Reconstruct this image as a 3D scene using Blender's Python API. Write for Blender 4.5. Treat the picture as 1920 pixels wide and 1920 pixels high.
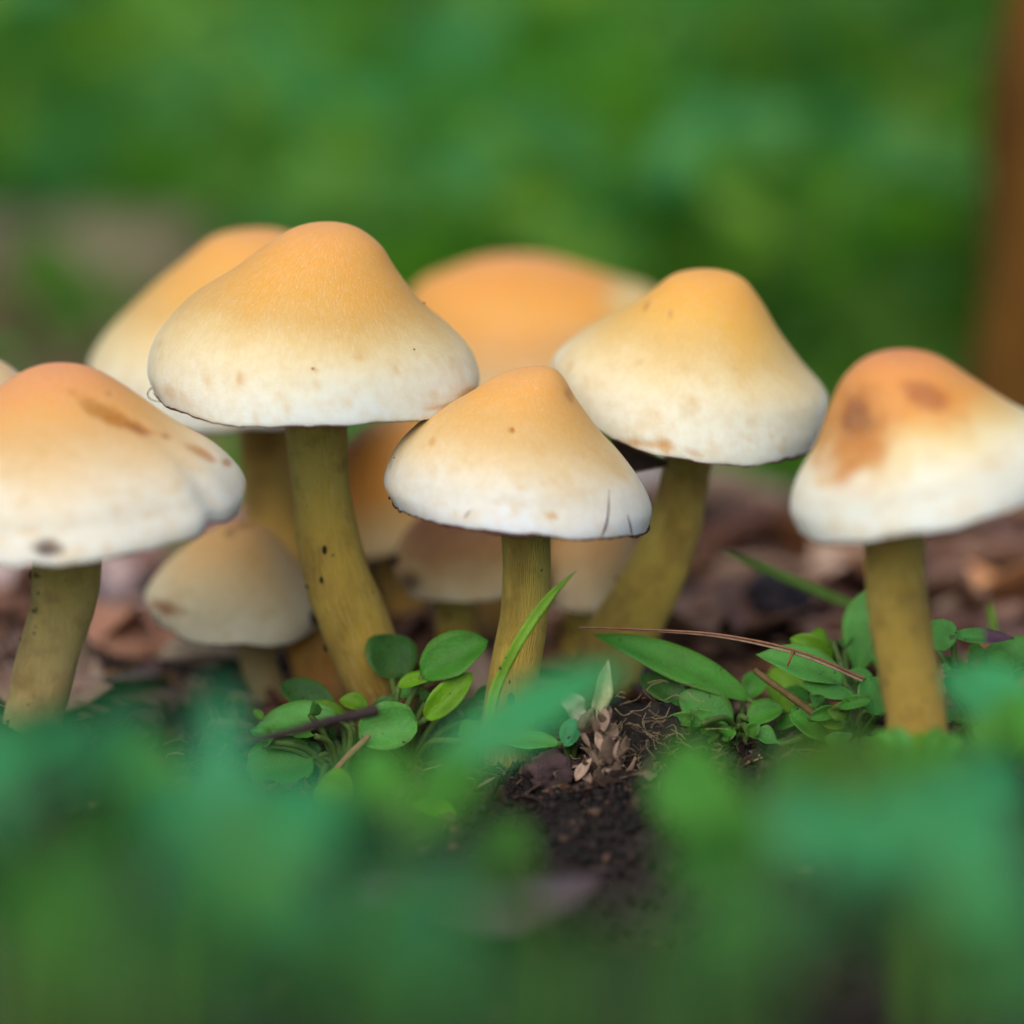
import bpy, math, random
import numpy as np
from math import radians, sin, cos, pi

rng = np.random.default_rng(7)
random.seed(7)
for o in list(bpy.data.objects):
    bpy.data.objects.remove(o)
SC = bpy.context.scene
COL = SC.collection
S = 0.01                                   # everything below is laid out in centimetres

# ------------------------------------------------------------------ camera
PITCH = radians(9.0)
DIST, H0, TANH = 40.0, 1.68, 0.12          # cm to the focus plane, height aimed at, half-frame tangent
CAM = np.array([0.0, -DIST * cos(PITCH), H0 + DIST * sin(PITCH)])
FWD = np.array([0.0, cos(PITCH), -sin(PITCH)])
UPV = np.array([0.0, sin(PITCH), cos(PITCH)])
cam_data = bpy.data.cameras.new('camera')
cam = bpy.data.objects.new('camera', cam_data)
COL.objects.link(cam)
cam.location = CAM * S
cam.rotation_euler = (pi / 2 - PITCH, 0, 0)
cam_data.sensor_fit = 'HORIZONTAL'
cam_data.sensor_width = 24.0
cam_data.lens = 12.0 / TANH
cam_data.clip_start = 0.01
cam_data.clip_end = 200.0
cam_data.dof.use_dof = True
cam_data.dof.focus_distance = 38.9 * S
cam_data.dof.aperture_fstop = 6.4
SC.camera = cam

# ------------------------------------------------------------------ sky, sun, exposure
SUN_EL, SUN_AZ = radians(47), radians(200)     # azimuth clockwise from +Y; behind the camera, a little left
world = bpy.data.worlds.new('World')
SC.world = world
world.use_nodes = True
wn = world.node_tree.nodes
wl = world.node_tree.links
for n in list(wn):
    wn.remove(n)
sky = wn.new('ShaderNodeTexSky')
sky.sky_type = 'NISHITA'
sky.sun_disc = False
sky.sun_elevation = SUN_EL
sky.sun_rotation = SUN_AZ
sky.air_density = 1.0
sky.dust_density = 3.0
sky.ozone_density = 1.0
bg = wn.new('ShaderNodeBackground')
bg.inputs['Strength'].default_value = 0.15
wo = wn.new('ShaderNodeOutputWorld')
wl.new(sky.outputs[0], bg.inputs['Color'])
wl.new(bg.outputs[0], wo.inputs['Surface'])
sun_d = bpy.data.lights.new('sun', 'SUN')
sun_d.energy = 1.5
sun_d.angle = radians(70)
sun_d.color = (1.0, 0.985, 0.92)
sun = bpy.data.objects.new('sun', sun_d)
COL.objects.link(sun)
sdir = np.array([sin(SUN_AZ) * cos(SUN_EL), cos(SUN_AZ) * cos(SUN_EL), sin(SUN_EL)])
from mathutils import Vector
sun.rotation_euler = Vector(-sdir).to_track_quat('-Z', 'Y').to_euler()
sun.location = (0, 0, 2)
SC.view_settings.view_transform = 'Standard'
SC.view_settings.look = 'None'
SC.view_settings.gamma = 1.0
SC.view_settings.use_curve_mapping = False
SC.view_settings.exposure = -0.02
SC.render.engine = 'CYCLES'
SC.cycles.use_denoising = True
SC.cycles.max_bounces = 8
SC.cycles.use_fast_gi = False

# ------------------------------------------------------------------ projection helpers (cm)
def PY(px, py, Y):
    """point of the upright plane at distance Y behind the focus point that the photo shows at (px, py)"""
    u = (px - 960) / 960 * TANH
    v = (960 - py) / 960 * TANH
    d = FWD + np.array([u, 0, 0]) + v * UPV
    s = (Y - CAM[1]) / d[1]
    return CAM + s * d

def proj(pts):
    r = pts - CAM
    dep = r @ FWD
    return np.stack([960 + r[:, 0] / dep / TANH * 960, 960 - (r @ UPV) / dep / TANH * 960], 1)

def cmpp(Y):
    return (DIST + Y) * TANH / 960         # centimetres per photo pixel at Y

# ------------------------------------------------------------------ noise
def _hash(ix, iy, iz, seed):
    h = (ix * 374761393 + iy * 668265263 + iz * 2147483647 + seed * 974634777) & 0xFFFFFFFF
    h = ((h ^ (h >> 13)) * 1274126177) & 0xFFFFFFFF
    h = ((h ^ (h >> 16)) * 2246822519) & 0xFFFFFFFF
    return ((h ^ (h >> 15)) & 0xFFFFFF) / float(0xFFFFFF)

def vnoise(p, seed=0):
    p = np.asarray(p, float)
    i = np.floor(p).astype(np.int64)
    f = p - i
    f = f * f * (3 - 2 * f)
    out = 0
    for dx in (0, 1):
        for dy in (0, 1):
            for dz in (0, 1):
                w = (f[..., 0] if dx else 1 - f[..., 0]) * (f[..., 1] if dy else 1 - f[..., 1]) * (f[..., 2] if dz else 1 - f[..., 2])
                out = out + w * _hash(i[..., 0] + dx, i[..., 1] + dy, i[..., 2] + dz, seed)
    return out * 2 - 1

def fbm(p, seed=0, oct=3):
    a, out, s = 1.0, 0, 1.0
    for k in range(oct):
        out = out + a * vnoise(np.asarray(p) * s, seed + k * 17)
        a *= 0.5
        s *= 2.03
    return out

def sstep(a, b, x):
    t = np.clip((x - a) / (b - a), 0, 1)
    return t * t * (3 - 2 * t)

def crom(P, n, seg=24):
    """Catmull-Rom through P, resampled to n points of equal arc length"""
    P = np.asarray(P, float)
    Q = np.vstack([2 * P[0] - P[1], P, 2 * P[-1] - P[-2]])
    out = []
    for i in range(1, len(Q) - 2):
        t = np.linspace(0, 1, seg, endpoint=False)[:, None]
        a, b, c, d = Q[i - 1], Q[i], Q[i + 1], Q[i + 2]
        out.append(0.5 * (2 * b + (c - a) * t + (2 * a - 5 * b + 4 * c - d) * t ** 2 + (3 * b - a - 3 * c + d) * t ** 3))
    C = np.vstack(out + [P[-1:]])
    L = np.concatenate([[0], np.cumsum(np.linalg.norm(np.diff(C[:, :min(3, C.shape[1])], axis=0), axis=1))])
    s = np.linspace(0, L[-1], n)
    return np.stack([np.interp(s, L, C[:, k]) for k in range(C.shape[1])], 1)

def srgb(r, g, b):
    c = np.array([r, g, b], float) / 255
    return np.where(c <= 0.04045, c / 12.92, ((c + 0.055) / 1.055) ** 2.4)

# ------------------------------------------------------------------ mesh helpers
def mesh(name, V, F, col=None, uv=None, mat=None, smooth=True):
    me = bpy.data.meshes.new(name)
    if isinstance(F, np.ndarray):
        nf, k = F.shape
        me.vertices.add(len(V)); me.vertices.foreach_set('co', (np.asarray(V) * S).astype(np.float32).ravel())
        me.loops.add(nf * k); me.loops.foreach_set('vertex_index', F.astype(np.int32).ravel())
        me.polygons.add(nf); me.polygons.foreach_set('loop_start', np.arange(nf, dtype=np.int32) * k)
        me.update(calc_edges=True); me.validate()
    else:
        me.from_pydata((np.asarray(V) * S).tolist(), [], [tuple(int(i) for i in f) for f in F])
    if smooth:
        me.polygons.foreach_set('use_smooth', np.ones(len(me.polygons), bool))
    if col is not None:
        ca = me.color_attributes.new('Col', 'FLOAT_COLOR', 'POINT')
        c4 = np.ones((len(V), 4), np.float32)
        c4[:, :3] = np.clip(col, 0, 1)
        ca.data.foreach_set('color', c4.ravel())
    if uv is not None:
        ul = me.uv_layers.new(name='UVMap')
        li = np.empty(len(me.loops), np.int32)
        me.loops.foreach_get('vertex_index', li)
        ul.data.foreach_set('uv', np.asarray(uv, np.float32)[li].ravel())
    if mat is not None:
        me.materials.append(mat)
    me.update()
    return me

def grid_faces(nu, nv, wrap=False, off=0):
    i = np.arange(nu - 1)[:, None]
    j = np.arange(nv if wrap else nv - 1)[None, :]
    j2 = (j + 1) % nv
    a = i * nv + j
    b = i * nv + j2
    c = (i + 1) * nv + j2
    d = (i + 1) * nv + j
    return np.stack([a, b, c, d], -1).reshape(-1, 4) + off

class Thing:
    def __init__(self, name, label, cat, base, group=None):
        self.base = np.asarray(base, float)
        self.o = bpy.data.objects.new(name, None)
        self.o.empty_display_size = 0.005
        COL.objects.link(self.o)
        self.o.location = self.base * S
        self.o['label'] = label
        self.o['category'] = cat
        if group:
            self.o['group'] = group

    def part(self, name, V, F, mat, col=None, uv=None, parent=None, smooth=True, kind=None, label=None):
        me = mesh(name, np.asarray(V) - self.base, F, col, uv, mat, smooth)
        ob = bpy.data.objects.new(name, me)
        COL.objects.link(ob)
        ob.parent = parent or self.o
        if kind:
            ob['kind'] = kind
        if label:
            ob['label'] = label
        return ob

def single(name, V, F, mat, base, label=None, cat=None, col=None, uv=None, kind=None, group=None, smooth=True):
    base = np.asarray(base, float)
    me = mesh(name, np.asarray(V) - base, F, col, uv, mat, smooth)
    ob = bpy.data.objects.new(name, me)
    COL.objects.link(ob)
    ob.location = base * S
    if label: ob['label'] = label
    if cat: ob['category'] = cat
    if kind: ob['kind'] = kind
    if group: ob['group'] = group
    return ob

def tube(path, rad, n=10, squash=1.0, cap=True):
    """tube along path (N,3) with radii (N,)"""
    P = np.asarray(path, float)
    rad = np.broadcast_to(np.asarray(rad, float), (len(P),))
    T = np.gradient(P, axis=0)
    T /= np.linalg.norm(T, axis=1)[:, None] + 1e-12
    ref = np.array([0, 1.0, 0])
    if abs(T[0] @ ref) > 0.9:
        ref = np.array([1.0, 0, 0])
    th = np.linspace(0, 2 * pi, n, endpoint=False)
    V = []
    for p, t, r in zip(P, T, rad):
        a = ref - t * (ref @ t)
        a /= np.linalg.norm(a) + 1e-12
        b = np.cross(t, a)
        V.append(p + r * (np.cos(th)[:, None] * a * squash + np.sin(th)[:, None] * b))
    V = np.vstack(V)
    F = [tuple(f) for f in grid_faces(len(P), n, True)]
    if cap:
        F.append(tuple(range(n))[::-1])
        F.append(tuple(range((len(P) - 1) * n, len(P) * n)))
    return V, F

def ico(sub=1):
    t = (1 + 5 ** 0.5) / 2
    V = np.array([[-1, t, 0], [1, t, 0], [-1, -t, 0], [1, -t, 0], [0, -1, t], [0, 1, t], [0, -1, -t], [0, 1, -t], [t, 0, -1], [t, 0, 1], [-t, 0, -1], [-t, 0, 1]], float)
    V /= np.linalg.norm(V[0])
    F = [(0,11,5),(0,5,1),(0,1,7),(0,7,10),(0,10,11),(1,5,9),(5,11,4),(11,10,2),(10,7,6),(7,1,8),(3,9,4),(3,4,2),(3,2,6),(3,6,8),(3,8,9),(4,9,5),(2,4,11),(6,2,10),(8,6,7),(9,8,1)]
    for _ in range(sub):
        V = list(V); mid = {}; G = []
        def m(a, b):
            k = (min(a, b), max(a, b))
            if k not in mid:
                v = (V[a] + V[b]) / 2
                V.append(v / np.linalg.norm(v)); mid[k] = len(V) - 1
            return mid[k]
        for a, b, c in F:
            x, y, z = m(a, b), m(b, c), m(c, a)
            G += [(a, x, z), (b, y, x), (c, z, y), (x, y, z)]
        F = G; V = np.array(V)
    return np.array(V), F
ICO0, ICO1, ICO2, ICO3 = ico(0), ico(1), ico(2), ico(3)

# ------------------------------------------------------------------ materials
def new_mat(name):
    m = bpy.data.materials.new(name)
    m.use_nodes = True
    nt = m.node_tree
    bs = nt.nodes['Principled BSDF']
    return m, nt, bs

def nd(nt, typ, **kw):
    n = nt.nodes.new(typ)
    for k, v in kw.items():
        setattr(n, k, v)
    return n

def mixc(nt, fac, a, b, blend='MIX'):
    n = nt.nodes.new('ShaderNodeMix')
    n.data_type = 'RGBA'
    n.blend_type = blend
    for key, val in ((0, fac), (6, a), (7, b)):
        if hasattr(val, 'links'):
            nt.links.new(val, n.inputs[key])
        else:
            n.inputs[key].default_value = val if key == 0 else (*val, 1)
    return n.outputs[2]

def ramp(nt, src, p0, p1, c0=(0, 0, 0), c1=(1, 1, 1)):
    r = nt.nodes.new('ShaderNodeValToRGB')
    r.color_ramp.elements[0].position = p0
    r.color_ramp.elements[1].position = p1
    r.color_ramp.elements[0].color = (*c0, 1)
    r.color_ramp.elements[1].color = (*c1, 1)
    nt.links.new(src, r.inputs[0])
    return r.outputs[0]

def noise(nt, vec, scale, detail=4, rough=0.55, dist=0.0):
    n = nt.nodes.new('ShaderNodeTexNoise')
    n.inputs['Scale'].default_value = scale
    n.inputs['Detail'].default_value = detail
    n.inputs['Roughness'].default_value = rough
    n.inputs['Distortion'].default_value = dist
    nt.links.new(vec, n.inputs['Vector'])
    return n.outputs['Fac']

def bump(nt, bs, h, strength, dist):
    b = nt.nodes.new('ShaderNodeBump')
    b.inputs['Strength'].default_value = strength
    b.inputs['Distance'].default_value = dist
    nt.links.new(h, b.inputs['Height'])
    nt.links.new(b.outputs[0], bs.inputs['Normal'])

def uvscaled(nt, su, sv):
    uv = nt.nodes.new('ShaderNodeUVMap')
    mp = nt.nodes.new('ShaderNodeMapping')
    mp.inputs['Scale'].default_value = (su, sv, 1)
    nt.links.new(uv.outputs[0], mp.inputs[0])
    return mp.outputs[0]

def mat_cap():
    m, nt, bs = new_mat('mushroom_cap_skin')
    att = nd(nt, 'ShaderNodeAttribute', attribute_name='Col')
    tc = nt.nodes.new('ShaderNodeTexCoord')
    n1 = noise(nt, tc.outputs['Object'], 900, 5, 0.6)
    fib = noise(nt, uvscaled(nt, 190, 26), 1.0, 4, 0.6, 0.9)
    n3 = noise(nt, tc.outputs['Object'], 5200, 2, 0.5)
    c = mixc(nt, ramp(nt, n1, 0.38, 0.68), att.outputs['Color'], mixc(nt, 0.22, att.outputs['Color'], (0.62, 0.38, 0.11)))
    c = mixc(nt, ramp(nt, fib, 0.46, 0.74), c, mixc(nt, 0.20, c, (0.90, 0.85, 0.72)))
    c = mixc(nt, ramp(nt, n3, 0.62, 0.8), c, mixc(nt, 0.35, c, (0.92, 0.88, 0.78)))
    nt.links.new(c, bs.inputs['Base Color'])
    bs.inputs['Roughness'].default_value = 0.52
    bs.inputs['Specular IOR Level'].default_value = 0.35
    bs.inputs['Subsurface Weight'].default_value = 0.25
    bs.inputs['Subsurface Radius'].default_value = (1.0, 0.6, 0.3)
    bs.inputs['Subsurface Scale'].default_value = 0.0012
    add = nd(nt, 'ShaderNodeMath', operation='ADD')
    nt.links.new(fib, add.inputs[0]); nt.links.new(n3, add.inputs[1])
    bump(nt, bs, add.outputs[0], 0.22, 0.00022)
    return m

def mat_stem():
    m, nt, bs = new_mat('mushroom_stem_fibre')
    att = nd(nt, 'ShaderNodeAttribute', attribute_name='Col')
    tc = nt.nodes.new('ShaderNodeTexCoord')
    fib = noise(nt, uvscaled(nt, 60, 3.5), 1.0, 5, 0.65, 0.3)
    n1 = noise(nt, tc.outputs['Object'], 450, 5, 0.6)
    n2 = noise(nt, tc.outputs['Object'], 1500, 2, 0.5)
    c = mixc(nt, ramp(nt, fib, 0.4, 0.72), att.outputs['Color'], mixc(nt, 0.55, att.outputs['Color'], (0.84, 0.72, 0.30)))
    c = mixc(nt, ramp(nt, n1, 0.52, 0.75), c, mixc(nt, 0.4, c, (0.20, 0.10, 0.02)))
    c = mixc(nt, ramp(nt, n2, 0.70, 0.78), c, (0.16, 0.09, 0.03))
    nt.links.new(c, bs.inputs['Base Color'])
    bs.inputs['Roughness'].default_value = 0.55
    bs.inputs['Specular IOR Level'].default_value = 0.3
    bs.inputs['Subsurface Weight'].default_value = 0.15
    bs.inputs['Subsurface Radius'].default_value = (1.0, 0.7, 0.2)
    bs.inputs['Subsurface Scale'].default_value = 0.0012
    bump(nt, bs, fib, 1.0, 0.0008)
    return m

def mat_attr(name, rough=0.8, spec=0.3, nscale=600, namp=0.35, dark=(0.02, 0.015, 0.01), bstr=0.6, bdist=0.0003):
    m, nt, bs = new_mat(name)
    att = nd(nt, 'ShaderNodeAttribute', attribute_name='Col')
    tc = nt.nodes.new('ShaderNodeTexCoord')
    n1 = noise(nt, tc.outputs['Object'], nscale, 5, 0.65)
    c = mixc(nt, ramp(nt, n1, 0.45, 0.75), att.outputs['Color'], mixc(nt, namp, att.outputs['Color'], dark))
    nt.links.new(c, bs.inputs['Base Color'])
    bs.inputs['Roughness'].default_value = rough
    bs.inputs['Specular IOR Level'].default_value = spec
    bump(nt, bs, n1, bstr, bdist)
    return m

def mat_leaf(name, objcol=False, rough=0.42, trans=0.3, coat=0.0):
    m, nt, bs = new_mat(name)
    if objcol:
        att = nt.nodes.new('ShaderNodeObjectInfo')
    else:
        att = nd(nt, 'ShaderNodeAttribute', attribute_name='Col')
    tc = nt.nodes.new('ShaderNodeTexCoord')
    n1 = noise(nt, tc.outputs['Object'], 500, 4, 0.6)
    vo = nt.nodes.new('ShaderNodeTexVoronoi')
    vo.inputs['Scale'].default_value = 3600
    nt.links.new(tc.outputs['Object'], vo.inputs['Vector'])
    c0 = att.outputs['Color']
    c = mixc(nt, ramp(nt, n1, 0.4, 0.7), c0, mixc(nt, 0.35, c0, (0.09, 0.16, 0.02)))
    c = mixc(nt, ramp(nt, vo.outputs['Distance'], 0.05, 0.55), mixc(nt, 0.06, c, (0.5, 0.66, 0.45)), c)
    nd1 = noise(nt, tc.outputs['Object'], 1400, 2, 0.5)
    c = mixc(nt, ramp(nt, nd1, 0.70, 0.74), c, (0.05, 0.035, 0.02))
    nt.links.new(c, bs.inputs['Base Color'])
    bs.inputs['Roughness'].default_value = rough
    bs.inputs['Specular IOR Level'].default_value = 0.22
    bs.inputs['Coat Weight'].default_value = coat
    bs.inputs['Coat Roughness'].default_value = 0.35
    bump(nt, bs, vo.outputs['Distance'], 0.35, 0.00012)
    tr = nt.nodes.new('ShaderNodeBsdfTranslucent')
    tcol = mixc(nt, 1.0, c, (1.7, 2.0, 0.5), 'MULTIPLY')
    nt.links.new(tcol, tr.inputs['Color'])
    mx = nt.nodes.new('ShaderNodeMixShader')
    mx.inputs[0].default_value = trans
    nt.links.new(bs.outputs[0], mx.inputs[1])
    nt.links.new(tr.outputs[0], mx.inputs[2])
    nt.links.new(mx.outputs[0], nt.nodes['Material Output'].inputs['Surface'])
    return m

def mat_litter():
    m, nt, bs = new_mat('dead_leaf')
    oi = nt.nodes.new('ShaderNodeObjectInfo')
    tc = nt.nodes.new('ShaderNodeTexCoord')
    n1 = noise(nt, tc.outputs['Object'], 160, 6, 0.65)
    n2 = noise(nt, tc.outputs['Object'], 700, 4, 0.6)
    c = mixc(nt, ramp(nt, n1, 0.4, 0.7), oi.outputs['Color'], mixc(nt, 0.5, oi.outputs['Color'], (0.12, 0.05, 0.03)))
    c = mixc(nt, ramp(nt, n2, 0.6, 0.75), c, mixc(nt, 0.5, c, (0.05, 0.03, 0.02)))
    nt.links.new(c, bs.inputs['Base Color'])
    bs.inputs['Roughness'].default_value = 0.6
    bump(nt, bs, n2, 0.6, 0.0004)
    return m

def mat_soil():
    m, nt, bs = new_mat('dark_soil')
    tc = nt.nodes.new('ShaderNodeTexCoord')
    n1 = noise(nt, tc.outputs['Object'], 90, 8, 0.7)
    n2 = noise(nt, tc.outputs['Object'], 1200, 4, 0.6)
    n0 = noise(nt, tc.outputs['Object'], 1.3, 4, 0.6)
    c = mixc(nt, ramp(nt, n1, 0.35, 0.7), (0.008, 0.006, 0.006), (0.034, 0.026, 0.022))
    c = mixc(nt, ramp(nt, n2, 0.6, 0.8), c, (0.07, 0.052, 0.045))
    gd = nt.nodes.new('ShaderNodeSeparateXYZ')
    nt.links.new(tc.outputs['Object'], gd.inputs[0])
    far = nd(nt, 'ShaderNodeMapRange')
    far.inputs[1].default_value = 0.6; far.inputs[2].default_value = 1.8
    nt.links.new(gd.outputs[1], far.inputs[0])
    grn = mixc(nt, ramp(nt, n0, 0.35, 0.65), (0.035, 0.075, 0.015), (0.06, 0.12, 0.03))
    c = mixc(nt, far.outputs[0], c, grn)
    nt.links.new(c, bs.inputs['Base Color'])
    bs.inputs['Roughness'].default_value = 0.85
    bs.inputs['Specular IOR Level'].default_value = 0.25
    bump(nt, bs, n1, 0.8, 0.003)
    return m

M_CAP, M_STEM = mat_cap(), mat_stem()
M_GILL = mat_attr('gill', 0.8, 0.2, 900, 0.3, (0.03, 0.02, 0.02))
M_DARK = mat_attr('dark_speck', 0.7, 0.3, 1500, 0.3)
M_FIBRE = mat_attr('dry_fibre', 0.65, 0.35, 1200, 0.45, (0.05, 0.03, 0.02))
M_LEAF = mat_leaf('fresh_leaf')
M_LEAFB = mat_leaf('undergrowth_leaf', rough=0.5, trans=0.42)
M_LITTER = mat_litter()
M_SOIL = mat_soil()
M_BARK = mat_attr('bark', 0.85, 0.2, 120, 0.6, (0.02, 0.012, 0.008), 0.9, 0.002)
M_CLOD = mat_attr('wet_soil_crumb', 0.72, 0.25, 700, 0.4, (0.01, 0.008, 0.006), 0.8, 0.0006)

# ------------------------------------------------------------------ ground
def G(x, y):
    x = np.asarray(x, float); y = np.asarray(y, float)
    z = -0.45 - 0.17 * sstep(-0.3, -1.8, y) - 0.35 * sstep(-4, -12, y)
    z = z - 2.6 * np.exp(-((x - 1.2) ** 2 + (y + 4.9) ** 2) / 1.0 ** 2) - 1.8 * np.exp(-((x - 2.8) ** 2 + (y + 7.4) ** 2) / 0.8 ** 2)
    z = z + 0.55 * np.exp(-((x - 3.6) ** 2 + (y + 3.0) ** 2) / 1.5 ** 2) + 0.8 * np.exp(-((x + 4.3) ** 2 + (y + 1.9) ** 2) / 1.25 ** 2)
    p = np.stack([x, y, np.zeros_like(x)], -1)
    near = np.exp(-(x ** 2 + y ** 2) / 60 ** 2)
    return z + near * (0.16 * fbm(p * 0.5, 3, 4)) + (1 - near) * 1.2 * fbm(p * 0.03, 5, 2)

def axis_pts(lim, fine, step):
    a = list(np.arange(0, fine + 1e-6, step))
    s = step
    while a[-1] < lim:
        s *= 1.22
        a.append(a[-1] + s)
    a[-1] = lim
    a = np.array(a)
    return np.concatenate([-a[:0:-1], a])
gx, gy = axis_pts(6000, 15, 0.16), axis_pts(6000, 16, 0.16)
GX, GY = np.meshgrid(gx, gy, indexing='ij')
GV = np.stack([GX, GY, G(GX, GY)], -1).reshape(-1, 3)
single('ground', GV, grid_faces(len(gx), len(gy))[:, ::-1], M_SOIL, (0, 0, 0), kind='structure')

# ------------------------------------------------------------------ mushrooms
ORANGE = [(0.0, srgb(232, 160, 86)), (0.20, srgb(230, 164, 66)), (0.36, srgb(224, 166, 70)), (0.50, srgb(216, 172, 94)), (0.62, srgb(222, 194, 132)),
          (0.74, srgb(230, 216, 172)), (0.86, srgb(232, 230, 206)), (1.0, srgb(226, 234, 228))]

def stops(t, st):
    k = np.array([s[0] for s in st])
    c = np.array([s[1] for s in st])
    return np.stack([np.interp(t, k, c[:, i]) for i in range(3)], -1)

class Cap:
    pass

def make_mushroom(name, label, sil, apex, Y, stem, base=None, k=1.0, droop=0.0, cols=ORANGE, stains=(), specks=(), cracks=(), seed=1,
                  fringe=0.5, wobble=0.012, crease=None, stem_cols=None, nth=168, nr=84, hairs=(), gill=(0.20, 0.15, 0.13), warp=0.1, stem_specks=6, flare=0.07, group='mushrooms in the cluster'):
    """sil: silhouette left rim -> apex -> right rim as photo points; apex: index of the top in it; stem: (px, py, width, Y)"""
    W3 = np.array([PY(px, py, Y) for px, py in sil])
    full = crom(W3, 600)
    ia = int(np.argmin(np.linalg.norm(full - W3[apex], axis=1)))
    def res(C, n):
        L = np.concatenate([[0], np.cumsum(np.linalg.norm(np.diff(C, axis=0), axis=1))])
        s = np.linspace(0, 1, n) ** 1.0 * L[-1]
        return np.stack([np.interp(s, L, C[:, j]) for j in range(3)], 1)
    L = res(full[:ia + 1][::-1], nr)
    R = res(full[ia:], nr)
    th = np.linspace(0, 2 * pi, nth, endpoint=False)
    ct, st_ = np.cos(th), np.sin(th)
    cx, cz = (L[:, 0] + R[:, 0]) / 2, (L[:, 2] + R[:, 2]) / 2
    ax, az = (R[:, 0] - L[:, 0]) / 2, (R[:, 2] - L[:, 2]) / 2
    t = np.linspace(0, 1, nr)
    Rm = ax.max()
    def soft(a):
        p = np.concatenate([a[:1] * 2 - a[11:0:-1], a, 2 * a[-1] - a[-2:-13:-1]])
        return np.convolve(p, np.ones(23) / 23, 'valid')
    fx, fz = soft(ax), soft(cz)
    fx = np.maximum.accumulate(fx)
    im = int(np.argmax(fx >= 0.985 * fx[-1]))
    fx = fx * (1 + flare * sstep(0, 1, (np.arange(nr) - im) / max(1, nr - 1 - im)))
    # underside lip: three extra rings turning in
    ex = [(0.996, -0.012), (0.975, -0.014), (0.92, 0.02)]
    cx = np.concatenate([cx, [cx[-1]] * 3]); cz = np.concatenate([cz, [cz[-1] + e[1] * Rm / 1.5 for e in ex]])
    ax = np.concatenate([ax, [ax[-1] * e[0] for e in ex]]); az = np.concatenate([az, [az[-1] * e[0] for e in ex]])
    fx = np.concatenate([fx, [fx[-1] * e[0] for e in ex]]); fz = np.concatenate([fz, [fz[-1] + e[1] * Rm / 1.5 for e in ex]])
    t = np.concatenate([t, [1.0, 1.0, 1.0]])
    N = len(t)
    tt = t[:, None]
    ring = np.stack([np.cos(th), np.sin(th), np.zeros(nth)], -1)
    wob = 1 + wobble * tt ** 3 * fbm(ring * 1.9 + seed * 7.3, seed, 3)[None] + 0.010 * sstep(0.15, 0.6, tt) * vnoise(ring[None] * 1.2 + tt[..., None] * 2.2 + seed, seed + 3)
    if crease:
        tc_, amp, wd = crease
        dth = (th - tc_ + pi) % (2 * pi) - pi
        gr = np.exp(-(dth / wd) ** 2)[None] * sstep(0.42, 0.95, tt)
        wob = wob - amp * gr + amp * 0.45 * np.exp(-((dth + 2.2 * wd) / (1.3 * wd)) ** 2)[None] * sstep(0.42, 0.9, tt)
    wf = (np.maximum(0, -st_) ** 1.5)[None]
    axx = ax[:, None] * (1 - wf) + fx[:, None] * wf
    X = cx[:, None] + axx * ct[None] * wob
    Yv = Y + axx * k * st_[None] * wob
    Z = cz[:, None] * (1 - wf) + fz[:, None] * wf + az[:, None] * ct[None] - droop * Rm * tt ** 2 * np.maximum(0, -st_[None]) ** 2
    Z = Z + Rm * 0.030 * tt ** 4 * fbm(ring * 2.3 + seed * 3.1, seed + 9, 2)[None]
    Z = Z + Rm * 0.010 * tt ** 14 * (0.7 * vnoise(ring * 9 + seed, seed + 2) + 0.7 * vnoise(ring * 23 + seed, seed + 4) * np.maximum(0, vnoise(ring * 3, seed)) * 2 + 0.3 * vnoise(ring * 60 + seed, seed + 6))[None]
    if crease:
        Z = Z + amp * 0.5 * Rm * gr * sstep(0.6, 1.0, tt)
    V = np.stack([X, Yv, Z], -1).reshape(-1, 3)
    P2 = proj(V)
    # pigment
    tn = np.clip(tt + warp * 0.5 * fbm(np.stack([ring[:, 0][None] * (0.5 + tt), ring[:, 1][None] * (0.5 + tt), tt + 0 * ct[None]], -1) * 2.2 + seed, seed + 21, 4) * sstep(0.05, 0.3, tt), 0, 1)
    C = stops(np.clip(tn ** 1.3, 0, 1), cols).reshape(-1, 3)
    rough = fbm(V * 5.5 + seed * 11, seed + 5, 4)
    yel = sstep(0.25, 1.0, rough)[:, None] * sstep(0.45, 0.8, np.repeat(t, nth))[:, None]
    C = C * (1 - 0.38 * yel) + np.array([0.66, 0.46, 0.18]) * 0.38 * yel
    rq = np.random.default_rng(seed + 900)
    tr_ = np.repeat(t, nth); thr = np.tile(th, N)
    for _ in range(46):
        t0 = rq.uniform(0.5, 0.99); h0 = rq.uniform(0, 2 * pi)
        du = ((thr - h0 + pi) % (2 * pi) - pi) / rq.uniform(0.008, 0.04)
        dv = (tr_ - t0) / rq.uniform(0.008, 0.035)
        w = rq.uniform(0.12, 0.5) * np.exp(-(du * du + dv * dv)) 
        C = C * (1 - w[:, None]) + np.array([0.60, 0.36, 0.10]) * w[:, None]
    front = V[:, 1] < Y + 0.25 * Rm
    jit = fbm(V * 6.0 + 3.3, seed + 31, 3)
    for (px, py, rx, ry, ang, colr, s) in stains:
        dx, dy = P2[:, 0] - px, P2[:, 1] - py
        ca, sa = cos(radians(ang)), sin(radians(ang))
        u, v = (dx * ca + dy * sa) / rx, (-dx * sa + dy * ca) / ry
        w0 = (1 - sstep(0.5, 1.2, np.sqrt(u * u + v * v) + 0.2 * jit)) * front * (0.022 if s >= 0.8 else 0.006)
        V[:, 1] += w0; V[:, 2] -= w0 * 0.6
        w = s * (1 - sstep(0.35, 1.25, np.sqrt(u * u + v * v) + 0.28 * jit)) * front
        C = C * (1 - w[:, None]) + np.asarray(colr) * w[:, None]
    u = np.repeat(np.linspace(0, 1, N)[:, None], nth, 1)
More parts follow.
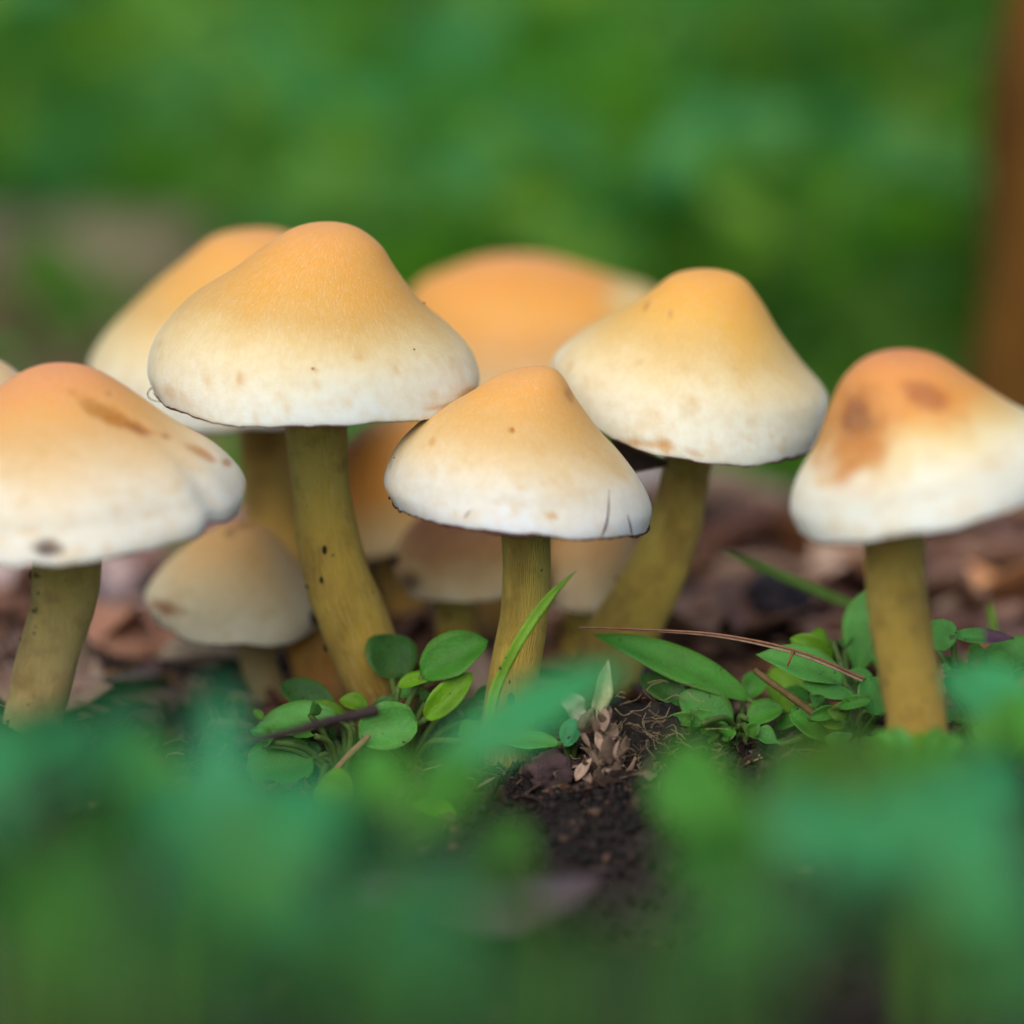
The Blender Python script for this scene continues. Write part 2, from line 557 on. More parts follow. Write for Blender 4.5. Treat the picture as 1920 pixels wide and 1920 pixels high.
    UV = np.stack([np.repeat(np.abs(((th / pi) % 2) - 1)[None], N, 0), u], -1).reshape(-1, 2)
    top = stem[0]
    base3 = PY(stem[-1][0], stem[-1][1], stem[-1][3]) if base is None else np.asarray(base)
    base3 = np.array([base3[0], base3[1], float(G(base3[0], base3[1]))])
    T = Thing(name, label, 'mushroom', base3, group)
    capo = T.part('cap', V, grid_faces(N, nth, True), M_CAP, C, UV)
    info = Cap(); info.V, info.P2, info.front, info.Y, info.T, info.o = V, P2, V[:, 1] < Y + 0.1 * Rm, Y, T, capo
    # gills: a pleated disc from the lip up to the stem
    ng = 260
    tg = np.linspace(0, 2 * pi, ng, endpoint=False)
    rim_i = N - 1
    rows = 9
    sx, sz = PY(top[0], top[1], top[3])[0], None
    gv, gc = [], []
    wr = np.interp(tg, np.append(th, 2 * pi), np.append(wob[rim_i], wob[rim_i][0]))
    zr = np.interp(tg, np.append(th, 2 * pi), np.append(Z[rim_i], Z[rim_i][0]))
    for q in range(rows):
        f = q / (rows - 1)
        rr = (1 - f) * 1.02 + f * 0.10
        ccx = cx[rim_i] * (1 - f) + sx * f
        pl = 0.035 * Rm * (1 if True else 0) * (np.arange(ng) % 2) * sin(pi * min(1, f * 1.2 + 0.08)) * -1
        xx = ccx + ax[rim_i] * rr * np.cos(tg) * wr
        yy = Y * (1 - f) + top[3] * f + ax[rim_i] * k * rr * np.sin(tg) * wr
        zz = zr * (1 - f) + (cz[rim_i] + 0.28 * Rm) * f + 0.10 * Rm * sin(pi * f) + 0.015 * Rm + pl
        gv.append(np.stack([xx, yy, zz], -1))
        c = np.array(gill)[None] * (0.75 + 0.5 * (np.arange(ng) % 2))[:, None]
        gc.append(c)
    T.part('gills', np.vstack(gv), grid_faces(rows, ng, True), M_GILL, np.vstack(gc), kind='stuff')
    # stem
    sp = np.array([[*PY(px, py, yy), wpx / 2 * cmpp(yy)] for px, py, wpx, yy in stem])
    up = sp[0].copy(); up[:3] = sp[0, :3] + (sp[0, :3] - sp[1, :3]) / np.linalg.norm(sp[0, :3] - sp[1, :3]) * 0.24 * Rm
    sp = np.vstack([up, sp])
    dn = sp[-1].copy(); dd = (sp[-1, :3] - sp[-2, :3]) / np.linalg.norm(sp[-1, :3] - sp[-2, :3])
    gz = float(G(dn[0], dn[1]))
    dd = dd * np.array([0.5, 0.5, 1]); dn[:3] += dd * max(0.4, (dn[2] - gz + 0.35) / max(0.3, -dd[2])); dn[3] *= 1.12
    sp = np.vstack([sp, dn])
    C4 = crom(sp, 72)
    sv, sf = tube(C4[:, :3], C4[:, 3], 40, cap=False)
    nn = fbm(sv * 1.6 + seed * 5, seed + 40, 3)
    cen = np.repeat(C4[:, :3], 40, 0)
    sv = cen + (sv - cen) * (1 + 0.07 * nn)[:, None]
    f = np.repeat(np.linspace(0, 1, 72), 40)
    sc = stem_cols or [(0, srgb(232, 206, 112)), (0.3, srgb(214, 184, 78)), (0.6, srgb(200, 166, 62)), (0.82, srgb(150, 106, 42)), (1, srgb(84, 52, 26))]
    fw = np.clip(f + 0.10 * fbm(sv * 1.5, seed + 50, 3), 0, 1)
    CC = stops(fw, sc)
    br = sstep(0.25, 0.9, fbm(sv * np.array([3.2, 3.2, 1.6]) + seed, seed + 60, 4))[:, None]
    CC = CC * (1 - 0.45 * br) + srgb(130, 84, 28) * 0.45 * br
    CC = np.clip(CC * 1.22 + np.array([0.07, 0.06, 0.008]) * (1 - sstep(0.7, 0.95, f))[:, None], 0, 0.85)
    uvs = np.stack([np.abs(((np.tile(np.arange(40), 72) / 20.0) % 2) - 1) , f * 4], -1)
    so = T.part('stem', sv, sf, M_STEM, CC, uvs)
    info.stem = so
    # dark ragged veil remnant along the rim
    if fringe > 0:
        nf = 260
        tf = np.linspace(0, 2 * pi, nf, endpoint=False)
        i2 = N - 3
        xi = np.interp(tf, np.append(th, 2 * pi), np.append(X[i2], X[i2][0]))
        yi = np.interp(tf, np.append(th, 2 * pi), np.append(Yv[i2], Yv[i2][0]))
        zi = np.interp(tf, np.append(th, 2 * pi), np.append(Z[i2], Z[i2][0]))
        rg = np.stack([np.cos(tf), np.sin(tf), 0 * tf], -1)
        am = 0.35 + 0.9 * sstep(-0.3, 0.7, fbm(rg * 3 + seed, seed + 70, 3)) + 0.35 * vnoise(rg * 40, seed)
        rad = np.maximum(0.002, 0.016 * fringe * am)
        m = 6
        ph = np.linspace(0, 2 * pi, m, endpoint=False)
        rv = []
        for a in range(nf):
            nrm = rg[a]
            rv.append(np.array([xi[a], yi[a], zi[a] - 0.004]) + rad[a] * (np.cos(ph)[:, None] * nrm * 0.8 + np.sin(ph)[:, None] * np.array([0, 0, 1.0])))
        rv = np.vstack(rv)
        F = [tuple(x) for x in grid_faces(nf, m, True)] + [((nf - 1) * m + j, (nf - 1) * m + (j + 1) % m, (j + 1) % m, j) for j in range(m)]
        T.part('rim_fringe', rv, F, M_DARK, np.tile(srgb(84, 52, 48), (len(rv), 1)))
    for (px, py, r, colr) in specks:
        add_speck(info, px, py, r, colr)
    for (pts, r) in cracks:
        q = np.array([surf(info, *p) for p in pts])
        q = crom(q, 26) + np.array([0, -0.006, 0.0])
        rr = r * 0.6 * cmpp(Y) * np.linspace(1.0, 0.15, 26) * (1 + 0.3 * vnoise(q * 14, 3))
        v, fc = tube(q, rr, 6)
        T.part('crack', v, fc, M_DARK, np.tile(srgb(88, 60, 66), (len(v), 1)), parent=capo)
    for pts, r in hairs:
        q = crom(np.array([PY(p[0], p[1], p[2]) for p in pts]), 20)
        v, fc = tube(q, r * cmpp(Y) * np.linspace(1, 0.4, 20), 6)
        T.part('hair', v, fc, M_DARK, np.tile(srgb(60, 50, 45), (len(v), 1)), parent=capo)
    rs = np.random.default_rng(seed + 500)
    for _ in range(stem_specks):
        i = rs.integers(14, 60); j = rs.integers(20, 40)
        p = sv[i * 40 + j]
        r = 0.012 + 0.03 * rs.random() ** 3
        v = ICO1[0] * np.array([0.8, 0.6, 1.5]) * r + p
        T.part('speck', v, ICO1[1], M_DARK, np.tile(srgb(52, 36, 22), (len(v), 1)), parent=so)
    return info

def surf(info, px, py):
    d = np.hypot(info.P2[:, 0] - px, info.P2[:, 1] - py) + np.where(info.front, 0, 1e6)
    i = np.argsort(d)[:4]
    w = 1 / (d[i] + 0.5)
    return (info.V[i] * w[:, None]).sum(0) / w.sum()

def add_speck(info, px, py, r, colr):
    p = surf(info, px, py)
    rc = r * cmpp(info.Y)
    v = ICO1[0] * np.array([1, 0.5, 0.8]) * rc * (1 + 0.25 * vnoise(ICO1[0] * 2 + px, 2))[:, None] + p
    info.T.part('speck', v, ICO1[1], M_DARK, np.tile(colr, (len(v), 1)), parent=info.o)

OCHRE = srgb(200, 140, 44)
RUST = srgb(165, 92, 40)
PURP = srgb(70, 45, 50)
# main tall mushroom
m1 = make_mushroom('mushroom', 'tallest cream and orange mushroom with bell cap, left of centre, in sharp focus',
    [(288, 738), (276, 700), (284, 650), (310, 606), (362, 552), (440, 502), (515, 447), (560, 424), (612, 416), (665, 425), (712, 458), (745, 508), (790, 566),
     (842, 612), (880, 655), (898, 705), (893, 742)], 8, -0.1,
    [(592, 800, 118, -0.1), (600, 900, 112, -0.1), (618, 1010, 118, -0.1), (650, 1130, 128, -0.1), (690, 1240, 130, -0.1), (720, 1310, 128, -0.1)],
    droop=0.05, seed=1, fringe=0.55, flare=0.03,
    stains=[(742, 690, 8, 22, 10, OCHRE, .35), (452, 712, 7, 20, 5, OCHRE, .6), (880, 735, 22, 9, -25, OCHRE, .7), (832, 762, 34, 7, -8, OCHRE, .6), (590, 694, 9, 7, 0, OCHRE, .5), (320, 735, 18, 10, 50, OCHRE, .35)],
    specks=[(797, 566, 3.2, PURP), (776, 655, 2.4, srgb(150, 105, 50)), (697, 447, 2, PURP), (586, 692, 3, srgb(196, 140, 70))],
    hairs=[([(292, 726, -0.2), (281, 730, -.25), (277, 741, -.3), (285, 750, -.3), (303, 754, -.3)], 1.6), ([(352, 758, -0.9), (355, 766, -.95), (358, 772, -.95), (362, 775, -.95)], 1.7)])
# left back
m2 = make_mushroom('mushroom', 'orange-topped mushroom half hidden behind the tallest one, on its left',
    [(196, 742), (168, 698), (176, 660), (215, 606), (290, 532), (345, 487), (395, 446), (440, 432), (495, 429), (550, 440), (600, 480), (650, 540), (700, 600), (730, 680), (705, 752)], 8, 3.4,
    [(500, 790, 104, 3.4), (505, 900, 104, 3.2), (520, 1010, 110, 2.8), (560, 1130, 118, 2.2), (605, 1240, 122, 1.6), (635, 1330, 122, 1.2)],
    droop=0.06, seed=2, fringe=0.5, stem_cols=[(0, srgb(216, 184, 96)), (0.3, srgb(212, 164, 66)), (0.6, srgb(210, 150, 56)), (0.85, srgb(180, 110, 44)), (1, srgb(116, 66, 30))],
    stains=[])
# big orange one at the back
BRIGHT = [(0, srgb(238, 158, 84)), (0.3, srgb(236, 156, 54)), (0.6, srgb(228, 158, 56)), (0.8, srgb(226, 176, 110)), (0.92, srgb(222, 200, 150)), (1, srgb(222, 208, 170))]
m3 = make_mushroom('mushroom', 'large blurred bright orange mushroom at the very back, behind the tallest one',
    [(745, 700), (722, 650), (740, 600), (785, 532), (840, 505), (900, 484), (970, 477), (1040, 484), (1110, 505), (1180, 528), (1235, 548), (1270, 600), (1265, 660), (1250, 700)], 6, 6.5,
    [(990, 740, 110, 6.5), (985, 900, 112, 6.2), (960, 1060, 115, 5.8), (930, 1180, 118, 5.4)],
    droop=0.0, seed=3, fringe=0.2, cols=BRIGHT, wobble=0.01, stains=[(1200, 560, 70, 60, 20, srgb(226, 200, 130), .8)])
# right of centre
m4 = make_mushroom('mushroom', 'pointed cream mushroom with yellow top, right of centre behind the front one',
    [(1052, 742), (1034, 712), (1032, 680), (1052, 652), (1110, 610), (1180, 574), (1225, 542), (1270, 512), (1335, 505), (1390, 520), (1425, 560), (1462, 622), (1505, 680), (1543, 722), (1557, 752), (1552, 790), (1532, 822)], 8, 0.9,
    [(1288, 868, 96, 0.9), (1270, 960, 100, 0.9), (1235, 1060, 110, 0.9), (1190, 1150, 120, 0.9), (1150, 1220, 122, 0.9)],
    droop=0.17, seed=4, fringe=0.9, gill=(0.24, 0.19, 0.16),
    cols=[(0, srgb(236, 166, 74)), (0.16, srgb(234, 168, 60)), (0.30, srgb(228, 176, 74)), (0.45, srgb(222, 184, 108)), (0.62, srgb(230, 210, 158)), (0.8, srgb(236, 232, 206)), (1.0, srgb(230, 234, 220))],
    stains=[(1205, 832, 60, 10, 5, OCHRE, .6), (1250, 836, 14, 16, 0, OCHRE, .7), (1190, 826, 16, 10, 0, OCHRE, .5), (1300, 850, 22, 8, 20, OCHRE, .5), (1257, 590, 5, 10, 10, RUST, .5), (1212, 573, 6, 14, 30, RUST, .55), (1195, 680, 18, 8, -20, OCHRE, .3)],
    specks=[(1320, 866, 4, srgb(170, 120, 60))],
    cracks=[([(1500, 838), (1508, 848), (1510, 860)], 2.0)])
nu = 40
fa = np.array([PY(1130 + 126 * i / (nu - 1), 806 + 60 * (i / (nu - 1)) ** .8, -0.02 + 0.03 * (i % 2)) for i in range(nu)])
fb = np.array([PY(1176 + 76 * i / (nu - 1), 888 - 14 * (i / (nu - 1)), 0.30 + 0.05 * (i % 2)) for i in range(nu)])
fm = (fa + fb) / 2 + np.array([0, 0.05, 0.03])
m4.T.part('gill_edge', np.vstack([fa, fm, fb]), grid_faces(3, nu), M_GILL, np.tile(np.array([[0.26, 0.20, 0.17], [0.15, 0.11, 0.10]])[np.arange(nu) % 2], (3, 1)), label='grey-brown gills showing under the rim')
# front centre
m5 = make_mushroom('mushroom', 'small sharp mushroom in front at the centre, dark cracks along the white rim',
    [(738, 938), (721, 908), (727, 870), (752, 826), (806, 778), (875, 740), (930, 706), (978, 690), (1022, 687), (1052, 702), (1082, 750), (1125, 808), (1165, 852), (1205, 905), (1225, 950), (1218, 985)], 7, -1.0,
    [(986, 985, 92, -1.0), (988, 1060, 90, -1.0), (984, 1150, 90, -1.0), (968, 1240, 96, -1.0), (955, 1330, 100, -1.0)],
    droop=0.0, seed=5, fringe=1.15,
    cols=[(0, srgb(232, 164, 86)), (0.18, srgb(230, 166, 76)), (0.32, srgb(222, 170, 88)), (0.46, srgb(220, 180, 114)), (0.6, srgb(226, 202, 154)), (0.78, srgb(230, 228, 212)), (1.0, srgb(222, 230, 234))],
    stains=[(961, 806, 7, 6, 0, RUST, .8), (1068, 742, 8, 16, -20, RUST, .55), (810, 828, 6, 12, 20, OCHRE, .7), (1035, 968, 12, 8, 0, OCHRE, .7), (850, 760, 40, 10, -30, srgb(214, 172, 110), .55), (1150, 870, 50, 14, 45, srgb(218, 178, 112), .5),
            (920, 770, 30, 10, -25, srgb(220, 176, 108), .4)],
    specks=[(961, 805, 4, srgb(186, 110, 50)), (740, 858, 2.2, PURP), (730, 935, 4, srgb(50, 38, 30))],
    cracks=[([(1126, 1004), (1136, 984), (1141, 955), (1142, 918)], 4.6), ([(1184, 1000), (1182, 982), (1176, 964)], 4), ([(868, 975), (876, 964), (884, 955)], 3)])
# right front
m6 = make_mushroom('mushroom', 'tilted mushroom at the right edge with brown bruises on its orange top',
    [(1496, 992), (1480, 952), (1492, 900), (1530, 830), (1556, 760), (1584, 706), (1630, 668), (1695, 655), (1760, 668), (1830, 712), (1900, 756), (1965, 790), (2000, 830), (1992, 872)], 7, -3.0,
    [(1678, 1000, 112, -3.0), (1680, 1090, 110, -3.0), (1692, 1190, 112, -3.0), (1708, 1290, 112, -3.0), (1722, 1385, 116, -3.0), (1728, 1420, 116, -3.0)],
    droop=0.06, seed=6, fringe=0.4,
    cols=[(0, srgb(216, 132, 76)), (0.18, srgb(226, 146, 66)), (0.34, srgb(226, 154, 62)), (0.46, srgb(228, 190, 116)), (0.58, srgb(234, 220, 172)), (0.72, srgb(236, 234, 212)), (1.0, srgb(226, 234, 228))],
    stains=[(1602, 810, 90, 110, 15, srgb(206, 126, 28), .75), (1606, 792, 52, 72, 15, srgb(166, 86, 12), .6), (1606, 785, 36, 48, 15, srgb(104, 44, 4), .6), (1600, 850, 70, 44, -25, srgb(196, 122, 26), .7), (1750, 750, 90, 44, 30, srgb(220, 138, 34), .7), (1738, 745, 60, 28, 30, srgb(150, 66, 8), .65), (1800, 780, 34, 14, 25, srgb(214, 140, 60), .6), (1545, 905, 20, 14, 0, srgb(220, 180, 110), .6)],
    stem_cols=[(0, srgb(214, 182, 82)), (0.4, srgb(200, 166, 66)), (0.75, srgb(196, 156, 60)), (0.92, srgb(206, 160, 48)), (1, srgb(120, 80, 32))])
# left front
m7 = make_mushroom('mushroom', 'mushroom at the left edge with folded cap and a golden bruise',
    [(-232, 990), (-246, 950), (-230, 890), (-170, 830), (-90, 775), (-20, 735), (50, 693), (108, 681), (170, 690), (232, 724), (320, 788), (400, 838), (445, 882), (464, 918), (458, 944)], 7, -1.9,
    [(124, 1055, 124, -1.9), (116, 1130, 122, -1.9), (98, 1210, 118, -1.9), (78, 1290, 116, -1.9), (66, 1335, 116, -1.9)],
    droop=0.06, seed=17, fringe=0.35, crease=(radians(-31), 0.034, radians(5)),
    cols=[(0, srgb(230, 150, 92)), (0.14, srgb(230, 154, 84)), (0.28, srgb(226, 164, 84)), (0.42, srgb(220, 174, 108)), (0.58, srgb(226, 198, 150)), (0.76, srgb(230, 224, 202)), (1.0, srgb(222, 226, 218))],
    stains=[(210, 776, 78, 20, 27, srgb(186, 116, 0), 1.0), (262, 802, 34, 11, 20, srgb(160, 84, 14), .85), (310, 818, 10, 7, 20, RUST, .7), (380, 850, 34, 9, 30, srgb(190, 120, 50), .8), (425, 868, 12, 8, 30, RUST, .7), (92, 1028, 30, 17, 0, srgb(52, 28, 34), 1.0), (205, 738, 8, 5, 0, RUST, .6), (58, 998, 24, 10, 0, srgb(226, 196, 150), .5)],
    stem_cols=[(0, srgb(212, 186, 92)), (0.3, srgb(212, 188, 104)), (0.6, srgb(204, 182, 120)), (0.85, srgb(170, 134, 94)), (1, srgb(110, 80, 56))], stem_specks=16)
# small left
DULL = [(0, srgb(228, 172, 98)), (0.25, srgb(230, 184, 114)), (0.5, srgb(234, 208, 152)), (0.75, srgb(238, 226, 186)), (1.0, srgb(236, 230, 204))]
m8 = make_mushroom('mushroom', 'small tan mushroom low on the left, behind the stem of the tallest one',
    [(292, 1152), (272, 1122), (282, 1092), (322, 1046), (376, 1004), (440, 977), (492, 986), (538, 1030), (578, 1090), (604, 1142), (594, 1174)], 5, 1.6,
    [(480, 1205, 76, 1.6), (490, 1260, 72, 1.6), (520, 1340, 74, 1.4), (540, 1390, 76, 1.2)],
    droop=0.10, seed=8, fringe=0.5, cols=DULL,
    stains=[(312, 1140, 44, 17, 20, srgb(150, 84, 26), .9), (432, 1000, 12, 10, 0, srgb(120, 80, 50), .7), (455, 985, 26, 8, 0, srgb(150, 96, 34), .6)],
    specks=[(300, 1158, 9, srgb(40, 32, 30)), (588, 1158, 18, srgb(32, 22, 18)), (578, 1075, 10, srgb(40, 30, 24))],
    stem_cols=[(0, srgb(180, 156, 110)), (0.5, srgb(176, 156, 116)), (1, srgb(120, 90, 60))])
# orange one between the stems
m9 = make_mushroom('mushroom', 'orange mushroom glimpsed between the tallest stem and the front cap',
    [(610, 1030), (586, 990), (590, 930), (620, 860), (670, 806), (730, 782), (790, 784), (840, 806), (880, 850), (890, 910), (850, 962)], 5, 4.2,
    [(745, 1000, 96, 4.2), (752, 1100, 96, 4.0), (762, 1200, 100, 3.8), (770, 1260, 100, 3.6)],
    droop=0.1, seed=9, fringe=0.4, cols=[(0, srgb(236, 166, 84)), (0.3, srgb(228, 146, 26)), (0.58, srgb(226, 150, 36)), (0.74, srgb(226, 184, 110)), (1, srgb(234, 214, 164))],
    stem_cols=[(0, srgb(190, 150, 70)), (0.5, srgb(196, 140, 52)), (1, srgb(150, 92, 30))])
# small one behind front stem; front cap's shade painted into its brown top
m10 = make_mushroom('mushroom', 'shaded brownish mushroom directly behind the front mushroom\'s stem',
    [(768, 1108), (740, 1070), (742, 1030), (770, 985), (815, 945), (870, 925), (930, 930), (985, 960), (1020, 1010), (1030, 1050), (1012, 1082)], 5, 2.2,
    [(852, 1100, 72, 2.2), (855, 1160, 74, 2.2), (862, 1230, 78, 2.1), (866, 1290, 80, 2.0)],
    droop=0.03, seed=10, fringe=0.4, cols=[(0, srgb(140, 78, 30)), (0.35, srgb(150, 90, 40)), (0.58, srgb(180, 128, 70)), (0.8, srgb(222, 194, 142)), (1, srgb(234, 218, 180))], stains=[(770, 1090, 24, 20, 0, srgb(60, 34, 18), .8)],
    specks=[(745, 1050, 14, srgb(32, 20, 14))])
m11 = make_mushroom('mushroom', 'small cream-brown mushroom peeking out under the front cap\'s right side',
    [(1030, 1120), (1016, 1085), (1024, 1040), (1046, 990), (1080, 950), (1120, 940), (1160, 960), (1190, 1000), (1200, 1050), (1180, 1100), (1160, 1125)], 5, 2.6,
    [(1090, 1120, 66, 2.6), (1088, 1180, 68, 2.6), (1080, 1250, 70, 2.5)],
    droop=0.08, seed=11, fringe=0.5, cols=[(0, srgb(210, 150, 84)), (0.35, srgb(216, 168, 104)), (0.65, srgb(230, 204, 154)), (1, srgb(236, 224, 192))])
m12 = make_mushroom('mushroom', 'cream cap edge peeking in at the left border above the folded cap',
    [(-200, 800), (-222, 770), (-212, 728), (-160, 690), (-110, 668), (-60, 658), (-20, 668), (20, 690), (44, 716), (40, 752), (14, 786)], 5, 0.5,
    [(-90, 810, 90, 0.5), (-95, 950, 92, 0.5), (-100, 1100, 96, 0.4), (-105, 1300, 100, 0.3)],
    droop=0.05, seed=12, fringe=0.4, cols=[(0, srgb(214, 176, 120)), (0.4, srgb(220, 190, 140)), (0.75, srgb(226, 212, 190)), (1, srgb(224, 216, 204))], stains=[(18, 735, 12, 5, 30, RUST, .6)])
m13 = make_mushroom('mushroom', 'toppled orange and cream cap blurred in the litter at the right edge',
    [(1738, 1150), (1722, 1122), (1732, 1090), (1768, 1066), (1820, 1058), (1880, 1082), (1940, 1110), (1995, 1130), (2020, 1155), (2005, 1185)], 4, 5.5,
    [(1880, 1170, 70, 5.5), (1890, 1200, 70, 5.4), (1905, 1235, 72, 5.3)],
    droop=0.05, seed=13, fringe=0.2, cols=[(0, srgb(236, 160, 110)), (0.35, srgb(236, 168, 100)), (0.6, srgb(232, 190, 130)), (0.8, srgb(226, 214, 180)), (1, srgb(214, 200, 180))], stains=[(1880, 1075, 40, 16, 10, srgb(200, 120, 30), .7)])

# ------------------------------------------------------------------ leaves
def leaf_geo(b, t, w, wv, arch=0.0, cup=0.15, shape='oval', n=16, m=8, thick=0.018, twist=0.0, wave=0.0, seed=0):
    b, t, wv = np.asarray(b, float), np.asarray(t, float), np.asarray(wv, float)
    ax = t - b
    ln = np.linalg.norm(ax)
    a = ax / ln
    wv = wv - a * (wv @ a); wv /= np.linalg.norm(wv)
    nr = np.cross(a, wv)
    if nr[2] < 0: nr = -nr
    s = np.linspace(0, 1, n)
    if shape == 'oval':
        f = np.sin(pi * np.clip(s, 0, 1) ** 0.9) ** 0.62
    elif shape == 'spat':
        f = 0.13 + 0.0 * s
        f = np.maximum(f * (1 - s) ** 0.2, np.sin(pi * np.clip((s - 0.14) / 0.86, 0, 1) ** 1.25) ** 0.7)
    elif shape == 'lance':
        f = np.sin(pi * s ** 0.85) ** 0.85
    elif shape == 'round':
        f = np.sqrt(np.clip(1 - (2 * s - 1) ** 2, 0, 1)) ** 0.9
    else:  # blade
        f = np.minimum(1, s * 8 + 0.5) * (1 - s ** 3)
    f = np.maximum(f, 0.02)
    q = np.linspace(-1, 1, m)
    cen = b + ax * s[:, None] + nr * (arch * ln * np.sin(pi * s))[:, None]
    ang = twist * (s - 0.5)
    W = np.cos(ang)[:, None] * wv + np.sin(ang)[:, None] * nr
    Nn = np.cos(ang)[:, None] * nr - np.sin(ang)[:, None] * wv
    hw = w / 2 * f
    lift = cup * w * f[:, None] * (np.abs(q)[None] ** 1.6)
    if wave:
        lift = lift + wave * w * vnoise(np.stack([s[:, None] * 4 + 0 * q, q[None] * 1.2 + 0 * s[:, None], np.full((n, m), seed * 1.7)], -1), 5) * np.abs(q)[None]
    top = cen[:, None] + W[:, None] * (hw[:, None] * q[None])[..., None] + Nn[:, None] * lift[..., None]
    th = thick * (1 - 0.75 * np.abs(q) ** 3)
    bot = top - Nn[:, None] * th[None, :, None]
    V = np.vstack([top.reshape(-1, 3), bot.reshape(-1, 3)])
    F = grid_faces(n, m)
    Fb = F[:, ::-1] + n * m
    o = n * m
    side = []
    for i in range(n - 1):
        side.append((i * m, (i + 1) * m, o + (i + 1) * m, o + i * m))
        side.append((i * m + m - 1, o + i * m + m - 1, o + (i + 1) * m + m - 1, (i + 1) * m + m - 1))
    for j in range(m - 1):
        side.append((j, o + j, o + j + 1, j + 1))
        k = (n - 1) * m
        side.append((k + j, k + j + 1, o + k + j + 1, o + k + j))
    F = [tuple(x) for x in F] + [tuple(x) for x in Fb] + side
    SQ = np.stack([np.repeat(s, m), np.tile(q, n)], -1)
    SQ = np.vstack([SQ, SQ])
    isb = np.concatenate([np.zeros(n * m), np.ones(n * m)])
    return V, F, SQ, isb

def leaf_col(SQ, isb, c, tip=None, seed=0):
    c = np.asarray(c, float)
    C = np.tile(c, (len(SQ), 1))
    nz = fbm(np.stack([SQ[:, 0] * 3, SQ[:, 1] * 2, np.full(len(SQ), seed * 3.7)], -1), 8, 3)
    C = C * (1 + 0.22 * nz)[:, None]
    rib = np.exp(-(SQ[:, 1] / 0.10) ** 2) * (1 - SQ[:, 0]) * 0.5
    C = C * (1 - rib[:, None]) + np.array([0.20, 0.32, 0.10]) * rib[:, None]
    edge = sstep(0.8, 1.0, np.abs(SQ[:, 1])) * 0.25
    C = C * (1 - edge[:, None]) + np.array([0.22, 0.34, 0.06]) * edge[:, None]
    C = np.where(isb[:, None] > 0, C * 0.85 + 0.03, C)
    if tip is not None:
        w = sstep(0.45, 0.62, SQ[:, 0])[:, None]
        C = C * (1 - w) + np.asarray(tip) * w
    return C

GREEN = np.array([0.070, 0.290, 0.032])
TEAL = np.array([0.045, 0.320, 0.130])
LIME = np.array([0.170, 0.400, 0.010])
DEEP = np.array([0.035, 0.135, 0.028])
FROST = np.array([0.105, 0.370, 0.070])

def widthvec(b, t, phi):
    d = t - b
    p = np.array([-d[2], 0, d[0]])
    p /= np.linalg.norm(p) + 1e-9
    if p[2] < 0: p = -p
    return p * cos(phi) + np.array([0, 1, 0]) * sin(phi)

class Plant:
    def __init__(self, name, label, root_px, root_Y, cat='plant', group=None):
        p = PY(*root_px, root_Y)
        p[2] = float(G(p[0], p[1]))
        self.root = p
        self.T = Thing(name, label, cat, p, group)
        self.k = 0

    def leaf(self, b, t, w, phi=40, col=GREEN, shape='spat', arch=0.06, cup=0.15, twist=0.0, stalk=True, tip=None, wave=0.09, thick=0.011, label=None):
        self.k += 1
        B, Tt = PY(*b), PY(*t)
        ph = radians(phi)
        ww = w * cmpp((b[2] + t[2]) / 2) / max(0.35, cos(ph) * 0.95 + 0.12 * sin(ph))
        V, F, SQ, isb = leaf_geo(B, Tt, ww, widthvec(B, Tt, ph), arch, cup, shape, twist=twist, wave=wave, seed=self.k, thick=thick)
        lf = self.T.part('leaf', V, F, M_LEAF, leaf_col(SQ, isb, col, tip, self.k), SQ[:, ::-1], label=label)
        if stalk:
            mid = (B + self.root) / 2 + np.array([0, 0, 0.12]) - (Tt - B) * 0.12
            q = crom(np.array([B + (Tt - B) * 0.03, mid, self.root + np.array([0, 0, -0.05])]), 14)
            v, f = tube(q, np.linspace(0.028, 0.036, 14), 7)
            self.T.part('stalk', v, f, M_LEAF, np.tile(np.array([0.12, 0.20, 0.05]), (len(v), 1)), np.zeros((len(v), 2)), parent=lf)
        return lf

def grass_blade(name, label, pts, w, col, group=None, fold=0.25):
    P = crom(np.array([PY(*p) for p in pts]), 30)
    T = np.gradient(P, axis=0); T /= np.linalg.norm(T, axis=1)[:, None]
    Wd = np.cross(T, np.array([0, 1.0, 0])); Wd /= np.linalg.norm(Wd, axis=1)[:, None]
    Nn = np.cross(Wd, T)
    s = np.linspace(0, 1, 30)
    hw = w / 2 * cmpp(pts[0][2]) * np.clip(np.minimum(1.0, (1 - s) * 3.5 + 0.10), 0, 1)
    prof = [(-1, fold), (-0.5, fold * 0.3), (0, 0), (0.5, fold * 0.3), (1, fold), (0.5, fold * 0.3 - 0.22), (0, -0.28), (-0.5, fold * 0.3 - 0.22)]
    V = np.concatenate([(P[:, None] + Wd[:, None] * (hw[:, None] * np.array([a for a, _ in prof]))[..., None] - Nn[:, None] * (hw[:, None] * np.array([c for _, c in prof]))[..., None])]).reshape(-1, 3)
    F = [tuple(f) for f in grid_faces(30, 8, True)] + [tuple(range(8)), tuple(range(29 * 8, 30 * 8))[::-1]]
    sv = np.repeat(s, 8)
    C = np.asarray(col)[None] * (0.85 + 0.3 * sv)[:, None]
    tipw = sstep(0.93, 1.0, sv)[:, None]
    C = C * (1 - tipw) + np.array([0.45, 0.42, 0.30]) * tipw
    b = P[0].copy()
    return single(name, V, F, M_LEAF, b, label, 'grass', C, np.stack([sv, sv], -1), group=group)

